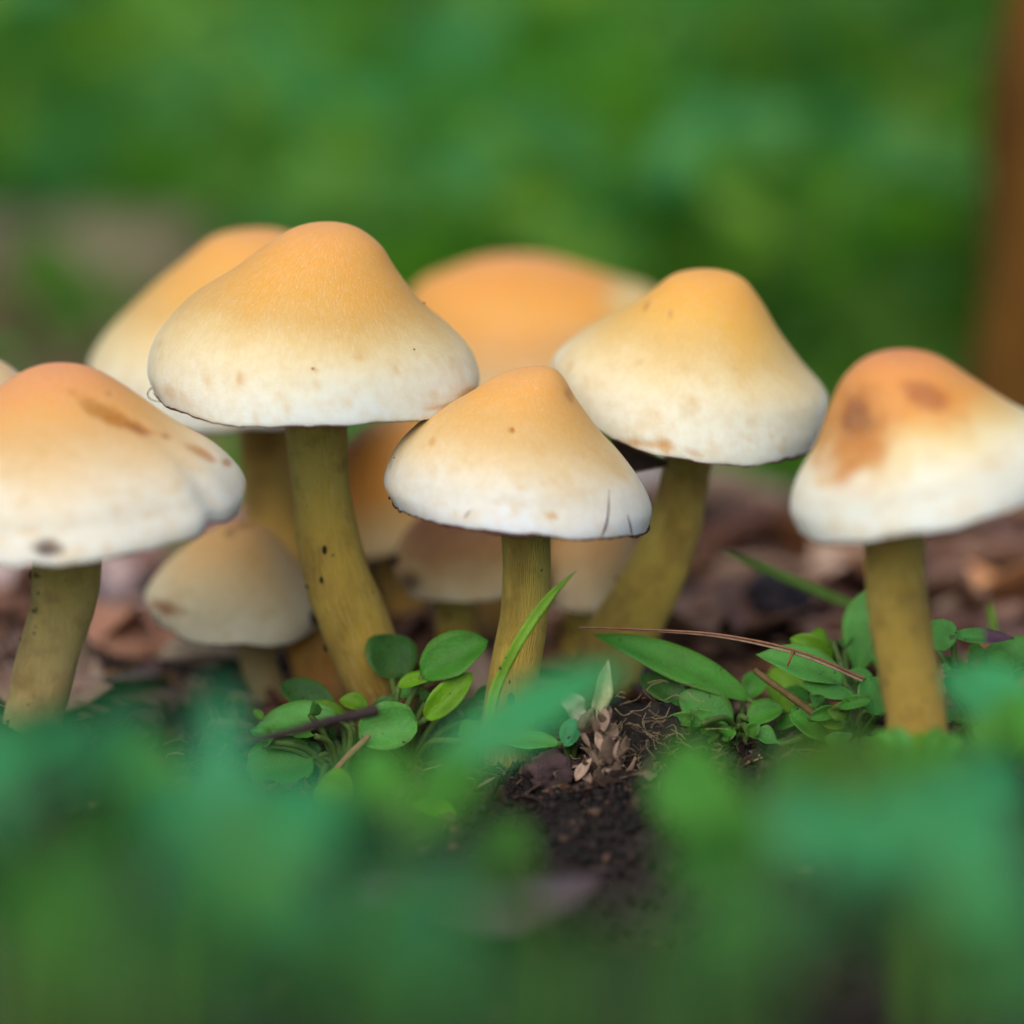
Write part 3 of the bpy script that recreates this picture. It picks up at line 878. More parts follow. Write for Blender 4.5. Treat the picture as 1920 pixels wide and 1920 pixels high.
# --- in-focus plants at the foot of the mushrooms
pa = Plant('seedling_plant', 'small round-leaved plant at the foot of the tallest stem', (760, 1345), -0.9)
pa.leaf((790, 1268, -0.9), (915, 1200, -0.9), 78, 35, GREEN, 'oval', 0.05, 0.18)
pa.leaf((735, 1275, -0.6), (728, 1188, -0.3), 96, 20, DEEP, 'round', 0.05, 0.1)  # shade on this round leaf is put into its darker green
pa.leaf((796, 1350, -1.1), (886, 1262, -1.0), 52, 15, LIME, 'oval', 0.05, 0.2)
pa.leaf((672, 1382, -1.3), (782, 1350, -1.2), 84, 25, FROST, 'round', 0.03, 0.22, wave=0.08)
pa.leaf((745, 1288, -0.9), (822, 1266, -0.9), 26, 55, LIME, 'oval', 0.04, 0.15)
pa.leaf((690, 1330, -1.0), (636, 1312, -1.0), 30, 45, LIME * 0.8, 'oval', 0.1, 0.2)
pa.leaf((800, 1290, -0.4), (830, 1215, -0.2), 40, 40, DEEP, 'oval')
pb = Plant('seedling_plant', 'plant with long oval leaves low on the left, under a dark twig', (640, 1400), -1.2)
pb.leaf((636, 1345, -1.2), (470, 1372, -1.2), 56, 48, FROST, 'lance', 0.04, 0.18)
pb.leaf((628, 1332, -0.6), (526, 1282, -0.4), 58, 30, DEEP, 'oval', 0.03, 0.12)
pb.leaf((590, 1420, -1.3), (462, 1445, -1.4), 96, 30, GREEN * 0.9, 'round', 0.04, 0.12)
pb.leaf((660, 1345, -1.0), (560, 1322, -0.9), 26, 55, LIME * 0.8, 'lance', 0.05, 0.1)
pb.leaf((600, 1465, -2.2), (660, 1500, -2.6), 60, 45, LIME, 'oval')
pc = Plant('seedling_plant', 'plant with one long pointed leaf right of the front stem', (1390, 1370), -0.8)
pc.leaf((1410, 1314, -0.8), (1112, 1188, -0.6), 60, 38, GREEN, 'lance', 0.05, 0.10)
pc.leaf((1370, 1372, -1.0), (1276, 1300, -0.9), 84, 30, FROST * 0.8, 'oval', 0.04, 0.1)
pc.leaf((1290, 1320, -0.9), (1200, 1268, -0.6), 50, 40, DEEP, 'oval')
pc.leaf((1400, 1310, -0.5), (1428, 1262, -0.3), 42, 30, GREEN, 'round')
pc.leaf((1400, 1350, -0.9), (1470, 1330, -0.9), 44, 50, GREEN, 'oval')
pd = Plant('seedling_plant', 'plant of fleshy frosted leaves beside the right mushroom\'s stem, under a pine needle', (1600, 1345), -0.9)
pd.leaf((1585, 1280, -0.9), (1418, 1226, -0.9), 58, 46, FROST, 'lance', 0.05, 0.16)
pd.leaf((1560, 1250, -0.5), (1482, 1196, -0.5), 56, 25, LIME * 0.8, 'oval', 0.12, 0.2)
pd.leaf((1600, 1290, -0.2), (1652, 1098, 0.0), 100, 15, FROST * 0.9, 'spat', 0.05, 0.1)
pd.leaf((1604, 1308, -1.0), (1502, 1288, -1.1), 30, 55, FROST, 'oval', 0.04, 0.12)
pd.leaf((1655, 1340, -1.6), (1622, 1272, -1.5), 62, 20, FROST, 'round', 0.03, 0.1)
pd.leaf((1640, 1285, -0.6), (1590, 1258, -0.6), 24, 50, FROST, 'oval')
pd.leaf((1520, 1310, -0.6), (1462, 1300, -0.6), 26, 50, GREEN, 'oval')
pd.leaf((1500, 1340, -0.2), (1450, 1250, 0.1), 70, 10, LIME * 0.9, 'oval')
pd.leaf((1660, 1260, -0.3), (1650, 1180, -0.2), 60, 15, FROST, 'oval')
pd.leaf((1560, 1380, -1.2), (1480, 1340, -1.2), 60, 45, GREEN, 'oval')
pe = Plant('seedling_plant', 'leafy plant right of the right mushroom\'s stem with a purple-tipped leaf', (1840, 1350), -0.9)
pe.leaf((1760, 1222, -0.9), (1768, 1160, -0.8), 62, 15, FROST, 'round', 0.04, 0.12)
pe.leaf((1782, 1190, -0.9), (1902, 1196, -0.9), 28, 50, FROST, 'lance', -0.02, 0.1, tip=srgb(110, 66, 96), label='leaf with a purple tip')
pe.leaf((1836, 1262, -0.8), (1960, 1205, -0.8), 64, 42, FROST, 'oval', 0.05, 0.1)
pe.leaf((1850, 1330, -0.9), (1764, 1276, -0.9), 38, 50, GREEN, 'oval')
pe.leaf((1842, 1300, -1.0), (1760, 1232, -0.8), 34, 40, GREEN * 1.1, 'oval')
pe.leaf((1818, 1228, -0.9), (1836, 1208, -0.9), 18, 30, LIME, 'oval')
pe.leaf((1845, 1345, -1.2), (1940, 1300, -1.2), 50, 45, GREEN, 'oval')
pe.leaf((1830, 1360, -1.4), (1900, 1400, -1.8), 44, 45, FROST, 'oval')
pe.leaf((1836, 1345, -1.0), (1920, 1330, -1.0), 30, 50, LIME * 0.8, 'lance')
pe.leaf((1880, 1380, -1.0), (1935, 1340, -1.0), 60, 35, GREEN, 'oval')
pf = Plant('seedling_plant', 'short strap-leaved plant below the front stem', (1070, 1430), -1.2)
pf.leaf((1050, 1395, -1.3), (920, 1388, -1.3), 32, 50, FROST, 'lance', 0.04, 0.1)
pf.leaf((860, 1535, -2.6), (770, 1510, -2.6), 34, 55, LIME * 1.1, 'oval', stalk=False)
pf.leaf((1060, 1400, -1.4), (1090, 1340, -1.3), 40, 30, TEAL, 'oval')

rl = np.random.default_rng(77)
for P_, (x0, x1, y0, y1, Ya, Yb), n_ in ((pc, (1270, 1440, 1330, 1420, -1.5, -0.9), 9), (pd, (1440, 1640, 1320, 1410, -1.7, -0.8), 16), (pe, (1780, 1920, 1240, 1420, -1.6, -0.6), 14),
                                        (pa, (680, 900, 1290, 1400, -1.3, -0.5), 8), (pb, (480, 680, 1330, 1480, -1.7, -0.7), 9), (pd, (1560, 1660, 1180, 1300, -0.4, 0.1), 4)):
    for _ in range(n_):
        bx_, by_, yy_ = rl.uniform(x0, x1), rl.uniform(y0, y1), rl.uniform(Ya, Yb)
        an_ = rl.uniform(0.15, 2.99); l_ = rl.uniform(34, 78)
        P_.leaf((bx_, by_, yy_), (bx_ + cos(an_) * l_, by_ - sin(an_) * l_ * 0.55, yy_ + rl.uniform(-.15, .15)), l_ * rl.uniform(0.32, 0.6), rl.uniform(25, 60),
                (GREEN, FROST, LIME * .8, DEEP * 1.3, GREEN * .8)[rl.integers(5)], ('oval', 'spat', 'lance', 'round')[rl.choice(4, p=[.4, .3, .2, .1])], rl.uniform(-.05, .14), rl.uniform(0.05, 0.28), wave=0.16)
grass_blade('grass_blade', 'bright grass blade leaning right in front of the front stem', [(915, 1360, -1.9), (930, 1290, -1.8), (975, 1200, -1.8), (1030, 1120, -1.7), (1080, 1070, -1.7)], 21, np.array([0.24, 0.46, 0.04]))
grass_blade('grass_blade', 'thin grass blade slanting up left behind the right stem', [(1660, 1160, 1.2), (1590, 1132, 1.2), (1480, 1085, 1.2), (1350, 1030, 1.2)], 20, np.array([0.16, 0.30, 0.06]))
grass_blade('grass_blade', 'short grass blade standing by the toppled cap at the right edge', [(1868, 1215, 1.0), (1862, 1170, 1.0), (1855, 1128, 1.0)], 16, np.array([0.20, 0.36, 0.05]))

# pine needle: two dry strands
T = Thing('pine_needle', 'dry brown pine needle lying across the leaves right of the front stem', 'pine needle', PY(1625, 1275, -1.1))
for k, off in enumerate((0, 7)):
    q = crom(np.array([PY(1085, 1176 + off * .3, -1.3), PY(1200, 1180 + off * .4, -1.3), PY(1350, 1190 + off * .7, -1.3), PY(1500, 1222 + off, -1.35), PY(1630, 1276 + off, -1.4)]), 50)
    q[:, 1] += 0.02 * k
    v, f = tube(q, np.linspace(0.007, 0.014, 50), 8)
    T.part('needle', v, f, M_FIBRE, np.tile(srgb(196, 158, 132) if k else srgb(150, 104, 76), (len(v), 1)))
def twig(name, label, pts, r0, r1, col, cat='twig', n=40, group=None):
    q = crom(np.array([PY(*p) for p in pts]), n)
    q = q + 0.012 * np.stack([vnoise(q * 3, 1), vnoise(q * 3, 2), vnoise(q * 3, 3)], -1) * (r0 / 0.03)
    v, f = tube(q, np.linspace(r0, r1, n) * (1 + 0.15 * vnoise(q * 8, 4)), 9)
    return single(name, v, f, M_FIBRE, q[0], label, cat, np.tile(np.asarray(col), (len(v), 1)), group=group)
twig('twig', 'short broken olive-brown twig under the frosted leaves', [(1415, 1256, -1.0), (1470, 1298, -1.1), (1540, 1350, -1.2), (1570, 1385, -1.3)], 0.03, 0.035, srgb(110, 90, 50))
twig('twig', 'dark blurred twig crossing the long leaves at lower left', [(440, 1395, -3.2), (540, 1372, -3.0), (620, 1352, -2.8), (705, 1330, -2.6)], 0.03, 0.055, srgb(52, 40, 38))
twig('twig', 'tiny rust-brown splinter standing on the frosted leaf', [(1488, 1222, -1.35), (1482, 1236, -1.4), (1476, 1250, -1.4)], 0.016, 0.01, srgb(140, 86, 50))
twig('dry_stalk', 'thin brown dry stalk slanting behind the heart-shaped leaf', [(655, 1420, -1.0), (700, 1360, -0.9), (780, 1300, -0.7), (830, 1280, -0.6)], 0.02, 0.015, srgb(124, 84, 62), 'stalk')
twig('dry_stalk', 'pinkish stalk rising at lower left below the heart-shaped leaf', [(600, 1470, -1.8), (640, 1430, -1.6), (690, 1380, -1.4)], 0.035, 0.03, srgb(150, 110, 88), 'stalk')

# dry scaly husk sprout
hb = PY(1130, 1490, -1.7)
T = Thing('dry_husk', 'papery tan husk sprout standing below the front stem', 'husk', hb)
rs = np.random.default_rng(3)
for i in range(64):
    f = rs.random() ** 1.3
    px = 1136 + (f - 0.5) * -14 + rs.normal(0, 24) * (1.1 - f)
    py = 1495 - f * 150
    ln = 32 + rs.random() * 34
    an = radians(92 + rs.normal(0, 48) * (1.15 - f))
    Yb = -1.7 + rs.normal(0, 0.12)
    B = PY(px, py, Yb); Tt = PY(px + cos(an) * ln * 0.8, py - sin(an) * ln, Yb + rs.normal(0, 0.18))
    wv = np.array([cos(rs.random() * pi), sin(rs.random() * pi) * 0.6, 0.2])
    V, F, SQ, isb = leaf_geo(B, Tt, (16 + rs.random() * 16) * cmpp(-1), wv, rs.normal(0, 0.22), 0.3, 'lance', n=9, m=5, thick=0.01, wave=0.2, seed=i)
    c = srgb(164, 138, 118) * (0.35 + 0.8 * rs.random()) * (1 if rs.random() < 0.7 else 0.5)
    T.part('scale', V, F, M_FIBRE, np.tile(c, (len(V), 1)), SQ)
V, F, SQ, isb = leaf_geo(PY(1115, 1355, -1.7), PY(1140, 1235, -1.65), 34 * cmpp(-1), np.array([1, 0.3, 0.1]), 0.03, 0.3, 'lance', n=12, m=6, thick=0.012, wave=0.2)
T.part('shoot', V, F, M_FIBRE, np.tile(srgb(186, 190, 140), (len(V), 1)), SQ)
V, F, SQ, isb = leaf_geo(PY(1092, 1350, -1.75), PY(1052, 1295, -1.75), 40 * cmpp(-1), np.array([0.4, 0.3, 0.8]), 0.08, 0.3, 'oval', n=12, m=6, thick=0.012, wave=0.3)
T.part('shoot', V, F, M_FIBRE, np.tile(srgb(196, 186, 166), (len(V), 1)), SQ)

# wet soil clod
def clod(name, label, px, py, Y, rx, ry, rz, col, seed, mat=M_CLOD, cat='soil clod', amp=0.35):
    c = PY(px, py, Y)
    v0 = ICO3[0]
    d = 1 + amp * fbm(v0 * 2.1 + seed, seed, 4) + 0.12 * fbm(v0 * 9 + seed, seed + 2, 3)
    k = cmpp(Y)
    v = v0 * d[:, None] * np.array([rx * k, ry * k, rz * k]) + c
    cc = np.tile(np.asarray(col), (len(v), 1)) * (1 + 0.5 * fbm(v * 6, seed + 4, 3))[:, None]
    return single(name, v, ICO3[1], mat, c - np.array([0, 0, rz * k]), label, cat, cc)
clod('soil_clod', 'wet black soil clod beside the tan husk sprout', 1222, 1405, -1.3, 88, 70, 86, (0.020, 0.016, 0.013), 5)
clod('soil_clod', 'small black soil clod under the long pointed leaf', 1160, 1350, -0.4, 44, 40, 38, (0.022, 0.017, 0.014), 9)
clod('bark_chip', 'purple-brown bark chip left of the tan husk sprout', 1036, 1458, -1.7, 58, 40, 36, srgb(66, 52, 52) , 7, M_BARK, 'bark chip', 0.45)
clod('soil_clod', 'blurred blackish clod on the litter right of the yellow-topped mushroom\'s stem', 1450, 1130, 3.5, 60, 50, 52, srgb(52, 46, 52), 12)
clod('pebble', 'tiny pale pebble on the dark soil below the front stem', 952, 1476, -1.75, 13, 12, 9, srgb(150, 110, 86), 14, M_FIBRE, 'pebble', 0.15)

# soil crumbs and root hairs, too small and many to count
rs = np.random.default_rng(21)
nc = 15000
x = rs.uniform(-6, 6, nc); y = rs.uniform(-9, 9, nc)
x[:6500] = rs.normal(0.9, 1.7, 6500); y[:6500] = rs.normal(-2.2, 1.4, 6500)
for (bx, by) in ((-1.35, -0.1), (0.0, -1.0), (0.95, 0.9), (3.6, -3.0), (-4.3, -1.9), (-2.1, 1.5)):
    k0 = rs.integers(6500, 14000); x[k0:k0 + 160] = rs.normal(bx, 0.42, 160); y[k0:k0 + 160] = rs.normal(by - 0.1, 0.42, 160)
rr = 0.010 + 0.055 * rs.random(nc) ** 4
V = ICO0[0][None] * rr[:, None, None] * (1 + 0.38 * rs.normal(size=(nc, 12, 1)).clip(-1.6, 1.6)) * rs.uniform(0.6, 1.3, (nc, 1, 3))
V = V + np.stack([x, y, G(x, y) + rr * 0.3], -1)[:, None]
F = (np.array(ICO0[1])[None] + (np.arange(nc) * 12)[:, None, None]).reshape(-1, 3)
pc_ = np.array([srgb(38, 30, 27), srgb(26, 22, 21), srgb(62, 48, 41), srgb(100, 78, 64)])[rs.choice(4, nc, p=[.42, .42, .12, .04])] * rs.uniform(0.6, 1.3, (nc, 1))
single('soil_crumbs', V.reshape(-1, 3), F, M_CLOD, (0, 0, 0), 'dark crumbs of soil and humus on the ground', 'soil', np.repeat(pc_, 12, 0), kind='stuff')
V, F, C = [], [], []
off = 0
for i in range(420):
    if i < 160:
        c = PY(rs.normal(1210, 60), rs.normal(1390, 50), -1.72 + rs.normal(0, .1))
    else:
        x, y = rs.uniform(-5, 5), rs.uniform(-1.8, 4)
        c = np.array([x, y, float(G(x, y)) + 0.04])
    d = rs.normal(size=3) * np.array([1, 1, 0.45]); d /= np.linalg.norm(d)
    e = rs.normal(size=3) * 0.35
    ln = rs.uniform(0.08, 0.22) if i < 160 else rs.uniform(0.15, 0.6)
    q = crom(np.array([c - d * ln / 2, c + e * ln * 0.4, c + d * ln / 2]), 7)
    v, f = tube(q, 0.0035 if i < 160 else 0.008, 4)
    V.append(v); F += [tuple(np.array(g) + off) for g in f]; off += len(v)
    C.append(np.tile((srgb(170, 150, 110) if i % 3 else srgb(120, 100, 80)) * rs.uniform(0.5, 1), (len(v), 1)))
single('root_hairs', np.vstack(V), F, M_FIBRE, (0, 0, 0), 'fine pale root hairs and plant fibres strewn over the soil', 'fibres', np.vstack(C), kind='stuff')

# ------------------------------------------------------------------ fallen leaves
def litter_mesh(seed):
    rs = np.random.default_rng(seed)
    n, m = 11, 7
    s = np.linspace(0, 1, n); q = np.linspace(-1, 1, m)
    f = np.maximum(np.sin(pi * s ** rs.uniform(0.7, 1.1)) ** 0.75, 0.04)
    curl = rs.uniform(-0.5, 0.6); bend = rs.uniform(-0.35, 0.5)
    top = np.zeros((n, m, 3))
    top[..., 0] = (s[:, None] - 0.5)
    top[..., 1] = 0.27 * f[:, None] * q[None]
    top[..., 2] = curl * 0.27 * f[:, None] * q[None] ** 2 + bend * 0.5 * (s[:, None] - 0.5) ** 2 + 0.05 * vnoise(np.stack([s[:, None] * 4 + 0 * q, q[None] * 2 + 0 * s[:, None], np.full((n, m), seed * 1.3)], -1), seed)
    bot = top - np.array([0, 0, 0.012])
    V = np.vstack([top.reshape(-1, 3), bot.reshape(-1, 3)])
    Fa = grid_faces(n, m); o = n * m
    F = [tuple(x) for x in Fa] + [tuple(x[::-1] + o) for x in Fa]
    for i in range(n - 1):
        F.append((i * m, (i + 1) * m, o + (i + 1) * m, o + i * m)); F.append((i * m + m - 1, o + i * m + m - 1, o + (i + 1) * m + m - 1, (i + 1) * m + m - 1))
    return mesh('fallen_leaf', V / S * 0.01, F, mat=M_LITTER)
LIT = [litter_mesh(i + 1) for i in range(8)]
def fallen(x, y, ln, rz, rx, ry, col, label, group, v=None, dz=0.12):
    o = bpy.data.objects.new('fallen_leaf', LIT[random.randrange(8) if v is None else v])
    COL.objects.link(o)
    o.location = (x * S, y * S, (float(G(x, y)) + dz) * S)
    o.rotation_euler = (rx, ry, rz)
    o.scale = (ln, ln, ln)
    o.color = (*np.clip(col, 0, 1), 1)
    o['label'] = label; o['category'] = 'leaf'
    if group: o['group'] = group
    return o
LNAME = ['dull brown', 'pale pinkish-brown', 'mid brown', 'dark brown', 'ochre-brown', 'very dark brown', 'pale tan']
LCOL = [srgb(150, 116, 98), srgb(166, 130, 110), srgb(126, 90, 70), srgb(104, 74, 62), srgb(172, 122, 78), srgb(88, 60, 52), srgb(196, 168, 146)]
def at_ground(px, py):
    u = (px - 960) / 960 * TANH; v = (960 - py) / 960 * TANH
    d = FWD + np.array([u, 0, 0]) + v * UPV
    p = CAM + d * ((-0.45 - CAM[2]) / d[2])
    return p
spec = [  # px, py (foot), length, rz, rx, ry, colour, label
    (255, 1240, 1.7, 0.3, 0.5, 0.2, srgb(206, 152, 124), 'blurred orange-pink fallen leaf between the folded cap\'s stem and the small tan mushroom'),
    (355, 1185, 2.6, -0.4, 0.6, -0.2, srgb(196, 164, 160), 'pale pink fallen leaf under the small tan mushroom\'s cap'),
    (20, 1130, 3.0, 0.5, 0.9, 0.1, srgb(224, 200, 198), 'pale pink upright fallen leaf left of the folded cap\'s stem'),
    (390, 1290, 1.0, 0.3, 0.35, 0.1, srgb(214, 196, 170), 'pale tan crumpled leaf at the small tan mushroom\'s foot'),
    (470, 1040, 3.4, 0.2, 0.5, 0.0, srgb(150, 108, 100), 'dull pink-brown fallen leaf behind the small tan mushroom'),
    (1420, 985, 3.2, 0.1, 0.4, 0.1, srgb(116, 82, 76), 'broad purple-brown fallen leaf between the yellow-topped and the right mushroom'),
    (1850, 1010, 3.4, 0.35, 0.5, -0.3, srgb(96, 66, 66), 'dark purple-brown fallen leaf behind the right mushroom\'s stem'),
    (1840, 1040, 3.0, 0.30, 0.7, -0.15, srgb(158, 126, 104), 'long tan fallen leaf slanting up behind the toppled cap'),
    (1225, 965, 2.0, 0.2, 1.1, 0.0, srgb(190, 176, 186), 'pale lilac fallen leaf seen between the front cap and the yellow-topped mushroom\'s stem'),
    (1330, 1120, 1.6, 0.6, 0.3, 0.3, srgb(170, 140, 128), 'crumpled pinkish leaf right of the yellow-topped mushroom\'s base'),
    (1395, 1085, 1.5, -0.6, 0.8, 0.2, srgb(160, 130, 116), 'small curled leaf standing behind the pine needle'),
    (800, 1165, 1.7, 1.2, 0.9, 0.0, srgb(190, 160, 160), 'pale pink leaf showing between the small stems behind the front mushroom'),
    (1900, 950, 3.0, 0.0, 0.6, 0.0, srgb(200, 150, 80), 'blurred golden fallen leaf at the right border'),
    (95, 1345, 1.2, 0.2, 0.7, 0.1, srgb(190, 150, 130), 'pinkish dead leaf scrap in front of the folded-cap mushroom\'s foot'),
    (900, 1690, 2.2, 0.5, 0.15, 0.1, srgb(84, 72, 78), 'blurred grey-purple dead leaf lying flat in the foreground'),
]
for (px, py, ln, rz, rx, ry, c, lab) in spec:
    p = at_ground(px, py)
    fallen(p[0], p[1], ln, rz, rx, ry, c, lab, None, dz=0.25)
for i in range(70):
    y = rs.uniform(0.9, 7); x = rs.uniform(-6.5, 7)
    fallen(x, y, rs.uniform(0.7, 1.7), rs.uniform(0, 6.28), rs.normal(0.15, 0.4), rs.normal(0, 0.4), LCOL[i % 7] * rs.uniform(0.8, 1.25),
           LNAME[i % 7] + ' scrap of dead leaf on the ground among the stems', 'leaf scraps among the mushroom stems', dz=rs.uniform(0.05, 0.25))
for i in range(190):
    y = rs.uniform(2.5, 34); x = rs.uniform(-1, 1) * (6 + y * 0.22)
    if y > 11 and x > -4:
        y = 2.5 + (y - 11) * 0.36; x *= 0.7
    fallen(x, y, rs.uniform(0.9, 2.2) * (1 + y * 0.025), rs.uniform(0, 6.28), rs.normal(0, 0.35), rs.normal(0, 0.3), LCOL[i % 7] * rs.uniform(0.75, 1.15),
           LNAME[i % 7] + ' fallen leaf in the blurred litter behind the mushrooms', 'fallen leaves littering the ground behind', dz=rs.uniform(0.1, 0.45))

V, F, C = [], [], []
off = 0
for i in range(3400):
    y = rs.uniform(0.2, 14); x = rs.uniform(-1, 1) * (6 + 0.25 * y)
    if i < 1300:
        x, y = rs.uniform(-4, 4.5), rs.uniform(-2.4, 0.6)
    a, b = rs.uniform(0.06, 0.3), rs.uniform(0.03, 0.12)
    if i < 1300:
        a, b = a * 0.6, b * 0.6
    d = rs.normal(size=3) * np.array([1, 1, 0.4]); d /= np.linalg.norm(d)
    wv = np.cross(d, rs.normal(size=3)); wv /= np.linalg.norm(wv); nn = np.cross(d, wv)
    c = np.array([x, y, float(G(x, y)) + 0.04])
    q = np.array([c - d * a, c - d * a * .4 + wv * b, c + d * a * .5 + wv * b * .8 + nn * b * .3, c + d * a, c + d * a * .4 - wv * b, c - d * a * .5 - wv * b * .9])
    V.append(np.vstack([q, q - nn * 0.012])); F += [tuple(np.arange(6) + off), tuple(np.arange(11, 5, -1) + off)] + [(off + j, off + 6 + j, off + 6 + (j + 1) % 6, off + (j + 1) % 6) for j in range(6)]
    off += 12
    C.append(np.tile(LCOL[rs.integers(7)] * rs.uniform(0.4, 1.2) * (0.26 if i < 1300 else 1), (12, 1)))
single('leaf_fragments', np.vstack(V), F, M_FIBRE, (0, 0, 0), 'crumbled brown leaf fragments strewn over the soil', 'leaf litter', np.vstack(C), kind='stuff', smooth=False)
# ------------------------------------------------------------------ undergrowth behind (one blurred mass)
def leaf_mass(name, label, P, D, ln, wd, cols, mat, cat):
    """many bent leaves: base points P, directions D, lengths, widths, colours"""
    n = len(P)
    s = np.array([0, 0.25, 0.5, 0.75, 1.0]); f = np.array([0.12, 0.8, 1.0, 0.7, 0.06])
    D = D / np.linalg.norm(D, axis=1)[:, None]
    ref = rng.normal(size=(n, 3)) * np.array([1, 1, 0.3])
    Wd = np.cross(D, ref); Wd /= np.linalg.norm(Wd, axis=1)[:, None]
    Nn = np.cross(D, Wd)
    Nn = np.where(Nn[:, 2:3] < 0, -Nn, Nn)
    bend = rng.uniform(-0.1, 0.35, n)
    V = np.zeros((n, 5, 3, 3))
    for i in range(5):
        c = P + D * (ln * s[i])[:, None] - Nn * (bend * ln * s[i] ** 2)[:, None]
        for j, q in enumerate((-1, 0, 1)):
            V[:, i, j] = c + Wd * (wd / 2 * f[i] * q)[:, None] + Nn * (0.12 * wd * f[i] * abs(q))[:, None]
    V = V.reshape(-1, 3)
    base = grid_faces(5, 3)
    F = (base[None] + (np.arange(n) * 15)[:, None, None]).reshape(-1, 4)
    C = np.repeat(cols, 15, 0)
    return single(name, V, F, mat, (0, 0, 0), label, cat, C, kind='stuff')

def scatter(n, y0, y1, spread, l0, l1, hmax, seed, keep=None):
    r = np.random.default_rng(seed)
    y = y0 + (y1 - y0) * r.random(n) ** 0.8
    x = (r.random(n) * 2 - 1) * (spread[0] + (y - y0) / (y1 - y0) * (spread[1] - spread[0]))
    if keep is not None:
        m = keep(x, y, r.random(n)); x, y = x[m], y[m]
    n = len(x)
    z = G(x, y) + hmax * r.random(n) ** 1.6 * np.clip(0.3 + (y - y0) / 30, 0.3, 1)
    P = np.stack([x, y, z], -1)
    D = r.normal(size=(n, 3)) * np.array([1, 1, 0.35]) + np.array([0, 0, 0.55])
    ln = r.uniform(l0, l1, n)
    clump = fbm(np.stack([x * 0.11, y * 0.055, z * 0.22], -1), seed, 3)
    tone = np.clip(0.55 + 0.65 * clump + 0.16 * r.normal(size=n), 0, 1)[:, None]
    pal = np.array([[0.070, 0.165, 0.020], [0.160, 0.400, 0.055], [0.095, 0.400, 0.140], [0.240, 0.460, 0.045]])
    c = pal[0] * (1 - tone) + pal[r.choice([1, 2, 3], n, p=[.4, .34, .26])] * tone
    return P, D, ln, ln * r.uniform(0.3, 0.55, n), c
def keepn(x, y, r):
    # bare, littered patch behind on the left; foliage starts later there
    return (y > 23 + 5 * vnoise(np.stack([x * 0.15, 0 * x, 0 * x + 2], -1), 4) + 20 * np.exp(-((x + 9) / 3.5) ** 2)) | ((r < 0.10) & (y > 24))
a = scatter(22000, 20, 150, (16, 62), 0.9, 2.6, 8.0, 31, keepn)
gcv = scatter(9000, 8, 34, (9, 18), 0.35, 0.8, 0.7, 33, lambda x, y, q: (y > 10 + 4 * vnoise(np.stack([x * 0.3, 0 * x, 0 * x + 7], -1), 8)) & (q > 0.75 * np.exp(-((x + 8) / 3.5) ** 2)))
leaf_mass('ground_cover', 'low blurred green ground cover between the litter and the undergrowth', *gcv, M_LEAFB, 'ground cover')
leaf_mass('undergrowth', 'blurred green undergrowth filling the background', *a, M_LEAFB, 'undergrowth')
b = scatter(9000, 140, 600, (60, 220), 4, 9, 16.0, 32)
leaf_mass('undergrowth', 'distant green undergrowth beyond the near plants', *b, M_LEAFB, 'undergrowth')

# fallen grey log at back left
def log(name, label, p0, p1, r, col, seed, cat):
    n = 60
    q = np.linspace(0, 1, n)[:, None] * (np.array(p1) - np.array(p0)) + np.array(p0)
    q[:, 2] += 0.25 * r * vnoise(np.stack([np.linspace(0, 5, n), np.zeros(n), np.zeros(n) + seed], -1), seed)
    v, f = tube(q, r * (1 + 0.12 * vnoise(q * 0.4, seed)), 36)
    cen = np.repeat(q, 36, 0)
    v = cen + (v - cen) * (1 + 0.12 * fbm(v * np.array([0.5, 1.2, 1.2]), seed, 4))[:, None]
    c = np.asarray(col) * (1 + 0.45 * fbm(v * 0.7, seed + 1, 4))[:, None]
    return single(name, v, f, M_BARK, q[0], label, cat, c)
log('fallen_branch', 'blurred grey-brown fallen branch lying behind on the left', (-26, 40, 1.1), (-5.2, 33, 0.3), 1.2, srgb(124, 112, 92), 3, 'branch')

# rusty trunk at the right border
T = Thing('young_tree', 'blurred rust-brown young tree trunk at the right border', 'tree', (8.6, 17, 0))
q = crom(np.array([[8.6, 17, -1], [8.6, 17, 6], [8.75, 17.2, 16], [8.95, 17.5, 34], [8.85, 18, 60]]), 60)
v, f = tube(q, np.linspace(2.1, 1.3, 60) + 0.6 * np.exp(-np.linspace(0, 14, 60)), 32)
cen = np.repeat(q, 32, 0)
v = cen + (v - cen) * (1 + 0.14 * fbm(v * np.array([1.4, 1.4, 0.35]), 3, 4))[:, None]
c = srgb(98, 64, 18) * (1 + 0.85 * fbm(v * np.array([0.8, 0.8, 0.3]), 6, 4))[:, None]
T.part('trunk', v, f, M_BARK, c)
for (z0, dx, dy, dz, r) in ((30, 9, 3, 12, .5), (40, -8, 4, 12, .45), (50, 4, -6, 13, .4)):
    b0 = np.array([8.9, 17.6, z0]); q2 = crom(np.array([b0, b0 + np.array([dx, dy, dz]) * 0.5 + np.array([0, 0, 1]), b0 + np.array([dx, dy, dz])]), 16)
    v, f = tube(q2, np.linspace(r, 0.15, 16), 9)
    T.part('limb', v, f, M_BARK, np.tile(srgb(130, 84, 40), (len(v), 1)))

